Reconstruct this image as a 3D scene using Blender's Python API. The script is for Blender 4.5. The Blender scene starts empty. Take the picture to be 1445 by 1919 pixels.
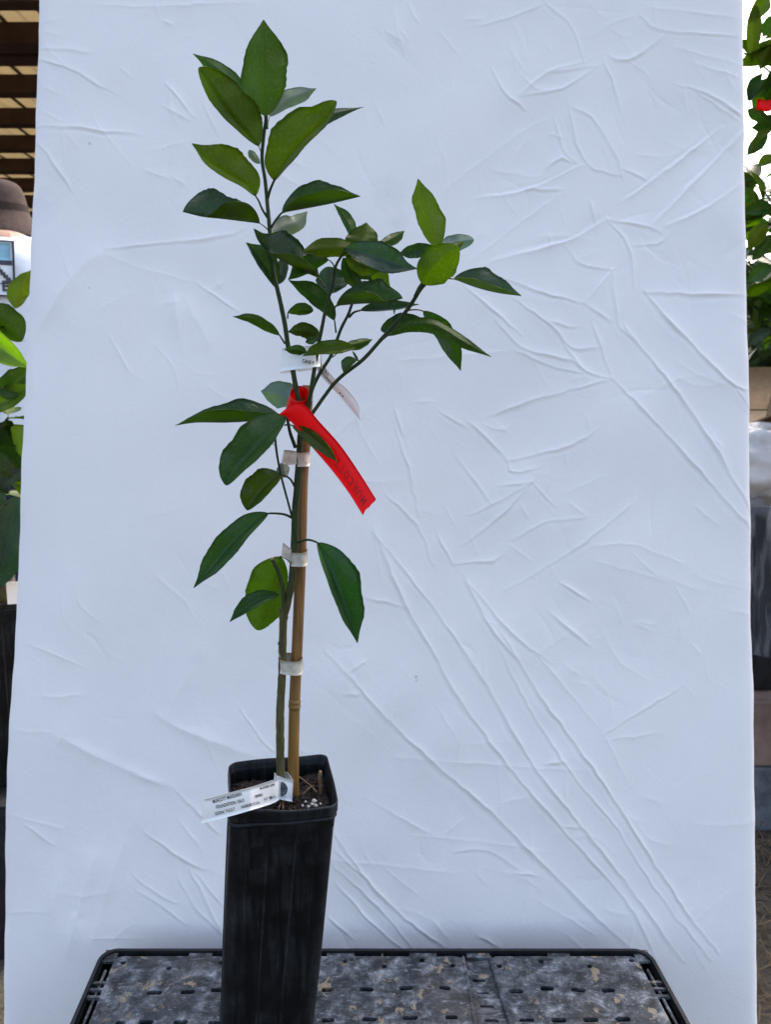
import bpy, bmesh, math, random
import numpy as np
from mathutils import Vector, Matrix

random.seed(7)
rng = np.random.RandomState(11)
scene = bpy.context.scene
col = scene.collection

# ------------------------------------------------------------------ camera
FOC = 1440.0                       # focal length in pixels of the 1445 x 1919 photograph
CX, CY = 722.5, 959.5
TH = math.radians(8.7)             # camera looks this far down
CAM = np.array((0.0, 0.0, 0.735))  # z = 0 is the top of the plastic crate
RT = np.array((1.0, 0.0, 0.0))
FW = np.array((0.0, math.cos(TH), -math.sin(TH)))
UP = np.array((0.0, math.sin(TH), math.cos(TH)))
GROUND = -0.30

cd = bpy.data.cameras.new("camera")
cam = bpy.data.objects.new("camera", cd)
col.objects.link(cam)
cam.location = CAM
cam.rotation_euler = (math.radians(90) - TH, 0, 0)
cd.sensor_fit = 'VERTICAL'
cd.sensor_height = 24.0
cd.lens = 24.0 * FOC / 1919.0
cd.clip_start = 0.02
cd.clip_end = 500
cd.dof.use_dof = True
cd.dof.focus_distance = 0.72
cd.dof.aperture_fstop = 9.0
scene.camera = cam

# ------------------------------------------------------------------ light
SUN_EL, SUN_AZ = math.radians(50), math.radians(28)   # azimuth clockwise from +Y: the sun stands behind the sheet, which hangs in its own shade
world = bpy.data.worlds.new("World")
scene.world = world
world.use_nodes = True
wn = world.node_tree
sky = wn.nodes.new("ShaderNodeTexSky")
sky.sky_type = 'NISHITA'
sky.sun_disc = False
sky.sun_elevation = SUN_EL
sky.sun_rotation = SUN_AZ
sky.air_density = 1.0
sky.dust_density = 5.0
sky.ozone_density = 0.6
bg = wn.nodes["Background"]
bg.inputs["Strength"].default_value = 0.15
wn.links.new(sky.outputs[0], bg.inputs[0])
sd = bpy.data.lights.new("sun", 'SUN')
sd.energy = 0.8
sd.angle = math.radians(14)
sd.color = (1.0, 0.96, 0.90)
sun = bpy.data.objects.new("sun", sd)
col.objects.link(sun)
sdir = Vector((math.sin(SUN_AZ) * math.cos(SUN_EL), math.cos(SUN_AZ) * math.cos(SUN_EL), math.sin(SUN_EL)))
sun.rotation_euler = sdir.to_track_quat('Z', 'Y').to_euler()
sun.location = (0, -2, 5)
vs = scene.view_settings
vs.view_transform = 'Standard'
vs.look = 'None'
vs.exposure = 1.95
vs.gamma = 1.0
vs.use_curve_mapping = False

# ------------------------------------------------------------------ helpers
def ray(px, py):
    return FW + (px - CX) / FOC * RT - (py - CY) / FOC * UP

def at_y(px, py, Y):
    r = ray(px, py)
    return CAM + r * (Y / r[1])

def at_z(px, py, Z):
    r = ray(px, py)
    return CAM + r * ((Z - CAM[2]) / r[2])

def depth(p):
    return float(np.dot(np.asarray(p) - CAM, FW))

ORIG = {}

def mk(name, verts, faces, mats=None, parent=None, origin=None, smooth=True, matidx=None):
    """One mesh object from world-space vertices."""
    verts = np.asarray(verts, dtype=float)
    if origin is None:
        origin = verts.mean(axis=0)
    origin = np.asarray(origin, dtype=float)
    me = bpy.data.meshes.new(name)
    me.from_pydata((verts - origin).tolist(), [], [tuple(int(i) for i in f) for f in faces])
    if mats is not None:
        for m in (mats if isinstance(mats, (list, tuple)) else [mats]):
            me.materials.append(m)
    if matidx is not None:
        me.polygons.foreach_set("material_index", np.asarray(matidx, dtype=np.int32))
    if smooth:
        me.polygons.foreach_set("use_smooth", np.ones(len(me.polygons), dtype=bool))
    me.update()
    o = bpy.data.objects.new(name, me)
    col.objects.link(o)
    po = np.zeros(3)
    if parent is not None:
        o.parent = parent
        po = ORIG[parent.name]
    o.location = origin - po
    ORIG[o.name] = origin
    return o

def empty(name, loc):
    o = bpy.data.objects.new(name, None)
    col.objects.link(o)
    o.location = loc
    o.empty_display_size = 0.05
    ORIG[o.name] = np.asarray(loc, dtype=float)
    return o

def tag(o, label=None, cat=None, group=None, kind=None):
    if label: o["label"] = label
    if cat: o["category"] = cat
    if group: o["group"] = group
    if kind: o["kind"] = kind
    return o

def spline(pts, n):
    """Catmull-Rom through pts, n samples."""
    P = np.asarray(pts, dtype=float)
    if len(P) == 2:
        t = np.linspace(0, 1, n)[:, None]
        return P[0] * (1 - t) + P[1] * t
    seg = np.linalg.norm(np.diff(P, axis=0), axis=1)
    cum = np.concatenate(([0], np.cumsum(seg)))
    E = np.vstack((2 * P[0] - P[1], P, 2 * P[-1] - P[-2]))
    out = []
    for u in np.linspace(0, cum[-1], n):
        i = min(max(np.searchsorted(cum, u, side='right') - 1, 0), len(P) - 2)
        t = (u - cum[i]) / max(seg[i], 1e-9)
        p0, p1, p2, p3 = E[i], E[i + 1], E[i + 2], E[i + 3]
        out.append(0.5 * ((2 * p1) + (-p0 + p2) * t + (2 * p0 - 5 * p1 + 4 * p2 - p3) * t * t + (-p0 + 3 * p1 - 3 * p2 + p3) * t ** 3))
    return np.array(out)

def tube_geo(pts, radii, sides=10, caps=True, base=0, rough=0.0):
    P = np.asarray(pts, dtype=float)
    n = len(P)
    T = np.gradient(P, axis=0)
    T /= np.linalg.norm(T, axis=1)[:, None] + 1e-12
    ref = np.array((0.0, 1.0, 0.0)) if abs(T[0][1]) < 0.9 else np.array((1.0, 0, 0))
    V, F = [], []
    N = ref - T[0] * np.dot(ref, T[0]); N /= np.linalg.norm(N)
    for i in range(n):
        N = N - T[i] * np.dot(N, T[i]); N /= np.linalg.norm(N)
        B = np.cross(T[i], N)
        for k in range(sides):
            a = 2 * math.pi * k / sides
            r = radii[i] * (1 + (rng.uniform(-rough, rough) if rough else 0))
            V.append(P[i] + r * (math.cos(a) * N + math.sin(a) * B))
    for i in range(n - 1):
        for k in range(sides):
            k2 = (k + 1) % sides
            F.append((base + i * sides + k, base + i * sides + k2, base + (i + 1) * sides + k2, base + (i + 1) * sides + k))
    if caps:
        F.append(tuple(base + k for k in reversed(range(sides))))
        F.append(tuple(base + (n - 1) * sides + k for k in range(sides)))
    return V, F

def tube(name, pts, radii, mat, parent=None, sides=10, rough=0.0):
    V, F = tube_geo(pts, radii, sides, True, 0, rough)
    return mk(name, V, F, mat, parent)

def box_geo(c, s, R=None, base=0):
    V = []
    for x in (-1, 1):
        for y in (-1, 1):
            for z in (-1, 1):
                p = np.array((x * s[0] / 2, y * s[1] / 2, z * s[2] / 2))
                if R is not None: p = R @ p
                V.append(p + np.asarray(c))
    F = [(0, 1, 3, 2), (4, 6, 7, 5), (0, 4, 5, 1), (2, 3, 7, 6), (0, 2, 6, 4), (1, 5, 7, 3)]
    return V, [tuple(base + i for i in f) for f in F]

def bevel(o, w=0.003, seg=2):
    m = o.modifiers.new("bevel", 'BEVEL'); m.width = w; m.segments = seg; m.limit_method = 'ANGLE'
    return o

def rz(a):
    c, s = math.cos(a), math.sin(a)
    return np.array(((c, -s, 0), (s, c, 0), (0, 0, 1)))

def curve_mesh(outer, holes, extrude):
    """Flat plate with holes (filled 2D curve): vertices, faces."""
    cu = bpy.data.curves.new("plate", 'CURVE')
    cu.dimensions = '2D'; cu.fill_mode = 'BOTH'; cu.extrude = extrude
    for loop in [outer] + holes:
        sp = cu.splines.new('POLY')
        sp.points.add(len(loop) - 1)
        for p, q in zip(sp.points, loop):
            p.co = (q[0], q[1], 0, 1)
        sp.use_cyclic_u = True
    ob = bpy.data.objects.new("plate", cu)
    me = bpy.data.meshes.new_from_object(ob)
    V = [tuple(v.co) for v in me.vertices]; F = [tuple(p.vertices) for p in me.polygons]
    bpy.data.objects.remove(ob); bpy.data.curves.remove(cu); bpy.data.meshes.remove(me)
    return np.array(V), F

def text_mesh(body, bold=0.0, shear=0.0, spacing=1.0):
    cu = bpy.data.curves.new("txt", 'FONT')
    cu.body = body; cu.size = 1.0; cu.offset = bold; cu.shear = shear; cu.space_character = spacing
    cu.resolution_u = 3
    ob = bpy.data.objects.new("txt", cu)
    me = bpy.data.meshes.new_from_object(ob)
    V = np.array([tuple(v.co) for v in me.vertices]); F = [tuple(p.vertices) for p in me.polygons]
    bpy.data.objects.remove(ob); bpy.data.curves.remove(cu); bpy.data.meshes.remove(me)
    V = V[:, :2]
    lo, hi = V.min(axis=0), V.max(axis=0)
    return (V - lo) / (hi - lo), F      # normalised to the unit square

def sstep(a, b, x):
    t = np.clip((x - a) / (b - a), 0, 1)
    return t * t * (3 - 2 * t)

# ------------------------------------------------------------------ materials
def newmat(name):
    m = bpy.data.materials.new(name); m.use_nodes = True
    nt = m.node_tree
    return m, nt, nt.nodes["Principled BSDF"], nt.nodes["Material Output"]

def N(nt, t, **kw):
    n = nt.nodes.new(t)
    for k, v in kw.items():
        if k in n.inputs: n.inputs[k].default_value = v
        else: setattr(n, k, v)
    return n

def ramp(nt, fac, stops):
    r = nt.nodes.new("ShaderNodeValToRGB")
    el = r.color_ramp.elements
    while len(el) < len(stops): el.new(0.5)
    for e, (p, c) in zip(el, stops):
        e.position = p
        e.color = (c, c, c, 1) if isinstance(c, (int, float)) else (*c, 1)
    nt.links.new(fac, r.inputs[0])
    return r.outputs[0]

def mix(nt, fac, a, b, mode='MIX'):
    m = nt.nodes.new("ShaderNodeMix"); m.data_type = 'RGBA'; m.blend_type = mode
    for sock, val in ((m.inputs[0], fac), (m.inputs[6], a), (m.inputs[7], b)):
        if isinstance(val, (int, float)): sock.default_value = val
        elif isinstance(val, tuple): sock.default_value = (*val, 1)
        else: nt.links.new(val, sock)
    return m.outputs[2]

def math_(nt, op, a, b=0.0, c=0.0):
    m = nt.nodes.new("ShaderNodeMath"); m.operation = op
    for i, v in enumerate((a, b, c)):
        if isinstance(v, (int, float)): m.inputs[i].default_value = v
        else: nt.links.new(v, m.inputs[i])
    return m.outputs[0]

def noise(nt, vec, scale, detail=4, rough=0.55, out=0, dist=0.0):
    n = N(nt, "ShaderNodeTexNoise", Scale=scale, Detail=detail, Roughness=rough, Distortion=dist)
    nt.links.new(vec, n.inputs["Vector"])
    return n.outputs[out]

def objco(nt):
    return nt.nodes.new("ShaderNodeTexCoord").outputs["Object"]

def scaled(nt, vec, s):
    m = N(nt, "ShaderNodeMapping"); m.inputs["Scale"].default_value = s
    nt.links.new(vec, m.inputs["Vector"]); return m.outputs[0]

def bump(nt, bsdf, h, strength=0.3, dist=0.001):
    b = N(nt, "ShaderNodeBump", Strength=strength, Distance=dist)
    nt.links.new(h, b.inputs["Height"]); nt.links.new(b.outputs[0], bsdf.inputs["Normal"])

def simple(name, c, rough=0.6, spec=0.4, var=0.25, scale=30, bumps=0.2, bdist=0.001, metallic=0.0):
    m, nt, p, out = newmat(name)
    co = objco(nt)
    f = noise(nt, co, scale, 6)
    c2 = tuple(max(0, x * (1 - var)) for x in c); c3 = tuple(min(1, x * (1 + var)) for x in c)
    nt.links.new(ramp(nt, f, [(0.3, c2), (0.7, c3)]), p.inputs["Base Color"])
    p.inputs["Roughness"].default_value = rough
    p.inputs["Specular IOR Level"].default_value = spec
    p.inputs["Metallic"].default_value = metallic
    if bumps: bump(nt, p, noise(nt, co, scale * 4, 4), bumps, bdist)
    return m

def leaf_mat(name, lower):
    """Citrus leaf: colour from the object, midrib and side veins from the leaf's own UVs, thin and translucent."""
    m, nt, p, out = newmat(name)
    uv = nt.nodes.new("ShaderNodeUVMap"); uv.uv_map = "UVMap"
    sp = nt.nodes.new("ShaderNodeSeparateXYZ"); nt.links.new(uv.outputs[0], sp.inputs[0])
    u, v = sp.outputs[0], sp.outputs[1]
    av = math_(nt, 'ABSOLUTE', math_(nt, 'SUBTRACT', v, 0.5))            # 0 at midrib, .5 at the margin
    oi = nt.nodes.new("ShaderNodeObjectInfo")
    co = objco(nt)
    n1 = noise(nt, co, 55, 5, 0.6)
    n2 = noise(nt, co, 420, 3, 0.6)
    basec = mix(nt, math_(nt, 'MULTIPLY', n1, 0.40), oi.outputs["Color"], mix(nt, 1.0, oi.outputs["Color"], (0.55, 0.62, 0.6), 'MULTIPLY'))
    basec = mix(nt, math_(nt, 'MULTIPLY', ramp(nt, n2, [(0.5, 0.0), (0.72, 1.0)]), 0.16), basec, (0.18, 0.23, 0.12))
    n0 = noise(nt, co, 26, 3, 0.5)
    basec = mix(nt, ramp(nt, n0, [(0.38, 0.0), (0.68, 1.0)]), basec, mix(nt, 1.0, basec, (1.36, 1.30, 1.12), 'MULTIPLY'))
    # side veins: swept forward from the midrib
    w = math_(nt, 'ADD', math_(nt, 'MULTIPLY', u, 11.0), math_(nt, 'MULTIPLY', av, -7.5))
    w = math_(nt, 'ADD', w, math_(nt, 'MULTIPLY', n1, 0.7))
    fr = math_(nt, 'ABSOLUTE', math_(nt, 'SUBTRACT', math_(nt, 'FRACT', w), 0.5))
    vein = ramp(nt, fr, [(0.0, 1.0), (0.10, 0.0)])
    mid = ramp(nt, av, [(0.0, 1.0), (0.010, 0.75), (0.022, 0.0)])
    vc = mix(nt, 1.0, oi.outputs["Color"], (1.9, 1.7, 1.8) if not lower else (1.7, 1.5, 1.5), 'MULTIPLY')
    c = mix(nt, math_(nt, 'MULTIPLY', vein, 0.30 if lower else 0.22), basec, vc)
    c = mix(nt, math_(nt, 'MULTIPLY', mid, 0.42), c, vc)
    if lower:
        c = mix(nt, 1.0, c, (1.30, 1.25, 1.2), 'MULTIPLY')
        lum = mix(nt, math_(nt, 'MULTIPLY', vein, 0.3), mix(nt, n1, (0.052, 0.084, 0.0035), (0.078, 0.120, 0.0055)), (0.11, 0.15, 0.02))
        c = mix(nt, oi.outputs["Alpha"], lum, c)          # leaves whose under side is plainly yellower than the top
    nt.links.new(c, p.inputs["Base Color"])
    p.inputs["Roughness"].default_value = 0.55 if lower else 0.36
    p.inputs["Specular IOR Level"].default_value = 0.14 if lower else 0.34
    h = math_(nt, 'ADD', math_(nt, 'MULTIPLY', vein, 0.5 if lower else -0.5), math_(nt, 'ADD', math_(nt, 'MULTIPLY', n1, 1.2), math_(nt, 'MULTIPLY', n2, 0.25)))
    bump(nt, p, h, 0.35, 0.0006)
    tr = nt.nodes.new("ShaderNodeBsdfTranslucent")
    nt.links.new(mix(nt, 1.0, c, (2.7, 2.75, 1.1), 'MULTIPLY'), tr.inputs[0])
    ms = N(nt, "ShaderNodeMixShader"); ms.inputs[0].default_value = 0.50
    nt.links.new(p.outputs[0], ms.inputs[1]); nt.links.new(tr.outputs[0], ms.inputs[2])
    nt.links.new(ms.outputs[0], out.inputs[0])
    return m

M = {}
M['leaf_up'] = leaf_mat("leaf upper side", False)
M['leaf_lo'] = leaf_mat("leaf under side", True)

def stem_mat():
    m, nt, p, out = newmat("citrus bark")
    g = nt.nodes.new("ShaderNodeNewGeometry"); sp = nt.nodes.new("ShaderNodeSeparateXYZ"); nt.links.new(g.outputs[0], sp.inputs[0])
    co = g.outputs[0]
    f = noise(nt, scaled(nt, co, (1, 1, 0.25)), 260, 6, 0.65)
    big = noise(nt, co, 45, 3)
    green = ramp(nt, f, [(0.3, (0.012, 0.022, 0.005)), (0.7, (0.032, 0.050, 0.011))])
    brown = ramp(nt, f, [(0.3, (0.042, 0.036, 0.012)), (0.7, (0.115, 0.095, 0.034))])
    # the wood ripens downwards: young green shoots above, grey-brown bark near the pot
    k = math_(nt, 'ADD', sp.outputs[2], math_(nt, 'MULTIPLY', math_(nt, 'SUBTRACT', big, 0.5), 0.10))
    age = ramp(nt, math_(nt, 'DIVIDE', k, 1.0), [(0.50, 1.0), (0.60, 0.0)])
    nt.links.new(mix(nt, age, green, brown), p.inputs["Base Color"])
    p.inputs["Roughness"].default_value = 0.6
    p.inputs["Specular IOR Level"].default_value = 0.25
    bump(nt, p, f, 0.5, 0.0008)
    return m
M['stem'] = stem_mat()
M['cut'] = simple("cut wood", (0.30, 0.20, 0.10), 0.8, 0.2, 0.3, 200)

def cloth_mat():
    m, nt, p, out = newmat("white cotton sheet")
    g = nt.nodes.new("ShaderNodeNewGeometry"); co = g.outputs[0]
    c = mix(nt, ramp(nt, noise(nt, co, 5, 4), [(0.35, 0.0), (0.75, 1.0)]), (0.865, 0.793, 0.728), (0.825, 0.757, 0.700))
    # faint hand marks and smudges
    for px, py, r, k in ((728, 362, .020, .30), (745, 418, .012, .28), (86, 168, .030, .20), (78, 382, .020, .28), (1358, 428, .028, .24),
                         (115, 330, .025, .14), (250, 480, .022, .10), (420, 1190, .02, .10), (60, 1540, .09, .12), (372, 1237, .009, .25)):
        pt = cloth_pt(px, py)
        d = N(nt, "ShaderNodeVectorMath", operation='DISTANCE'); nt.links.new(co, d.inputs[0]); d.inputs[1].default_value = pt
        dd = math_(nt, 'ADD', d.outputs["Value"], math_(nt, 'MULTIPLY', math_(nt, 'SUBTRACT', noise(nt, co, 70, 6, .7), 0.5), r * 3.2))
        f = ramp(nt, math_(nt, 'DIVIDE', dd, r * 1.8), [(0.05, k * .6), (1.0, 0.0)])
        c = mix(nt, f, c, (0.50, 0.47, 0.47))
    for px, py, r in ((780, 1268, .0016), (781, 1275, .0012), (1411, 1257, .0018), (1410, 1262, .0014), (167, 269, .0014), (271, 1558, .0012), (1265, 334, .0012), (167, 540, .0012)):
        pt = cloth_pt(px, py)
        d = N(nt, "ShaderNodeVectorMath", operation='DISTANCE'); nt.links.new(co, d.inputs[0]); d.inputs[1].default_value = pt
        f = ramp(nt, math_(nt, 'DIVIDE', d.outputs["Value"], r * 3), [(0.3, 0.30), (0.7, 0.0)])
        c = mix(nt, f, c, (0.06, 0.055, 0.05))
    nt.links.new(c, p.inputs["Base Color"])
    p.inputs["Roughness"].default_value = 0.92
    p.inputs["Specular IOR Level"].default_value = 0.12
    p.inputs["Sheen Weight"].default_value = 0.08
    wv = noise(nt, scaled(nt, co, (1, 1, 0.10)), 1500, 2)
    wh = noise(nt, scaled(nt, co, (0.10, 1, 1)), 1500, 2)
    cr = noise(nt, co, 38, 7, 0.62, dist=0.5)
    h = math_(nt, 'ADD', math_(nt, 'ADD', wv, wh), math_(nt, 'MULTIPLY', cr, 2.0))
    bump(nt, p, h, 0.35, 0.0008)
    return m

# ------------------------------------------------------------------ setting: ground
def ground_mat():
    m, nt, p, out = newmat("dry earth")
    g = nt.nodes.new("ShaderNodeNewGeometry"); co = g.outputs[0]
    f = noise(nt, co, 3, 8, 0.6); f2 = noise(nt, co, 60, 6, 0.7)
    c = ramp(nt, f2, [(0.3, (0.020, 0.015, 0.011)), (0.55, (0.056, 0.043, 0.031)), (0.8, (0.11, 0.085, 0.058))])
    c = mix(nt, ramp(nt, f, [(0.4, 0.0), (0.7, 0.6)]), c, (0.045, 0.042, 0.022))
    nt.links.new(c, p.inputs["Base Color"]); p.inputs["Roughness"].default_value = 0.95
    bump(nt, p, f2, 0.8, 0.02)
    return m
M['ground'] = ground_mat()
g = mk("ground", [(-120, -60, GROUND), (120, -60, GROUND), (120, 200, GROUND), (-120, 200, GROUND)], [(0, 1, 2, 3)], M['ground'], smooth=False)
tag(g, kind="structure")

# ------------------------------------------------------------------ the white sheet
CL0, CLK = 0.982, 0.2066           # the sheet leans back: Y = CL0 + CLK * (z + 0.04)
CN = np.array((0, -1, CLK)) / math.hypot(1, CLK)

def cloth_pt(px, py):
    r = ray(px, py)
    d = (CL0 + CLK * (CAM[2] + 0.04)) / (r[1] - CLK * r[2])
    return CAM + d * r

M['cloth'] = cloth_mat()

def build_cloth():
    NX, NY = 820, 1150
    top, bot = -70.0, 2245.0
    ly = [-80, 0, 230, 420, 640, 800, 1080, 1300, 1450, 1600, 1919, 2300]
    lx = [70, 68, 62, 55, 49, 42, 30, 18, 8, 5, 2, -2]
    ry = [-80, 0, 235, 380, 540, 700, 900, 1000, 1180, 1280, 1450, 1600, 1919, 2300]
    rx = [1396, 1397, 1400.5, 1402, 1403, 1405, 1407, 1410, 1411, 1416, 1418, 1420, 1425, 1431]
    py = np.linspace(top, bot, NY)
    e0 = np.interp(py, ly, lx) + 0.6 * np.sin(py / 37.0) + 0.4 * np.sin(py / 13.0 + 1)
    e1 = np.interp(py, ry, rx) + 0.5 * np.sin(py / 41.0 + 2) + 0.4 * np.sin(py / 17.0)
    s = np.linspace(0, 1, NX)
    PX = e0[:, None] * (1 - s) + e1[:, None] * s
    PY = np.repeat(py[:, None], NX, axis=1)
    vx = (PX - CX) / FOC; vy = (PY - CY) / FOC
    R = FW[None, None] + vx[..., None] * RT - vy[..., None] * UP
    d = (CL0 + CLK * (CAM[2] + 0.04)) / (R[..., 1] - CLK * R[..., 2])
    P = CAM + d[..., None] * R
    H = np.zeros((NY, NX))                     # relief in metres
    X, Z = P[..., 0], P[..., 2]
    # slow undulation
    for k in range(26):
        a = rng.uniform(0, math.pi); f = rng.uniform(3, 22)
        H += 0.0042 / f * np.sin(f * (X * math.cos(a) + Z * math.sin(a)) * 2 + rng.uniform(0, 6))
    for k in range(34):                         # shallow sags running down to the right, as the sheet is pulled at its corners
        a = rng.normal(-.75, .22); f = rng.uniform(25, 85)
        cxs, czs, rad = rng.uniform(-.1, .5), rng.uniform(.0, 1.2), rng.uniform(.10, .26)
        H += 0.012 / f * np.sin(f * (X * math.cos(a) + Z * math.sin(a)) + rng.uniform(0, 6)) * np.exp(-((X - cxs) ** 2 + (Z - czs) ** 2) / rad ** 2)
    PXM = 1.0 / 1340.0                          # metres per pixel on the sheet, nearly
    def stroke(crop, pts, amp, wid, asym=0.0):
        ox, oy, sc = crop
        q = np.array([(ox + x / sc, oy + y / sc) for x, y in pts], dtype=float)
        L = np.linalg.norm(np.diff(q, axis=0), axis=1).sum()
        n = max(4, int(L / 14))
        q = spline(q, n)
        q[1:-1] += rng.normal(0, 0.9, (n - 2, 2))
        cum = np.concatenate(([0], np.cumsum(np.linalg.norm(np.diff(q, axis=0), axis=1))))
        env = np.sin(np.pi * np.clip(cum / cum[-1] * 0.90 + 0.05, 0, 1)) ** 0.6
        env = env * (1 + 0.30 * np.sin(cum / 23.0 + rng.uniform(0, 6)))
        reach = max(7 * wid, .10) / PXM; ph1, ph2 = rng.uniform(0, 6, 2)
        x0, x1 = q[:, 0].min() - reach, q[:, 0].max() + reach
        y0, y1 = q[:, 1].min() - reach, q[:, 1].max() + reach
        rows = np.where((py >= y0) & (py <= y1))[0]
        if len(rows) == 0: return
        sub = slice(rows[0], rows[-1] + 1)
        cx = PX[sub]; cols = np.where((cx.max(axis=0) >= x0) & (cx.min(axis=0) <= x1))[0]
        if len(cols) == 0: return
        cs = slice(cols[0], cols[-1] + 1)
        ax, ay = PX[sub, cs], PY[sub, cs]
        best = np.full(ax.shape, 1e9); sgn = np.zeros(ax.shape); en = np.zeros(ax.shape)
        for i in range(n - 1):
            a, b = q[i], q[i + 1]; ab = b - a; l2 = ab @ ab + 1e-9
            t = np.clip(((ax - a[0]) * ab[0] + (ay - a[1]) * ab[1]) / l2, 0, 1)
            dx = ax - a[0] - t * ab[0]; dy = ay - a[1] - t * ab[1]
            dd = dx * dx + dy * dy
            w = dd < best
            best = np.where(w, dd, best)
            sgn = np.where(w, np.sign(ab[0] * dy - ab[1] * dx), sgn)
            en = np.where(w, env[i] * (1 - t) + env[i + 1] * t, en)
        dist = np.sqrt(best) * PXM * sgn / (1 + .35 * np.sin(ax / 31.0 + ph1) * np.sin(ay / 27.0 + ph2))
        ridge = np.exp(-np.abs(dist) / (1.35 * wid)) * 0.62 + np.exp(-(dist / (.7 * wid)) ** 2) * 0.18
        tail = asym * np.exp(-((dist - 2.2 * wid) / (1.9 * wid)) ** 2)
        l1, l2 = np.minimum(rng.uniform(2.5, 14, 2) * wid, .020)
        wide = rng.uniform(.5, 1.0) * np.exp(-np.abs(dist) / np.where(dist > 0, l1, l2))      # the cloth slopes away unevenly on the two sides of a crease
        H[sub, cs] += amp * en * (ridge + tail + wide)
    S, NRM, FT, SO = (0.0018, 0.0020, -.45), (0.00130, 0.0016, -.35), (0.00062, 0.0015, 0), (0.0020, 0.012, 0)
    C1, C2, C3, C4, C5 = (700, 0, 1.9396), (620, 600, 1.7515), (580, 1180, 1.6705), (0, 1100, 2.58), (40, 0, 2.741)
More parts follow.
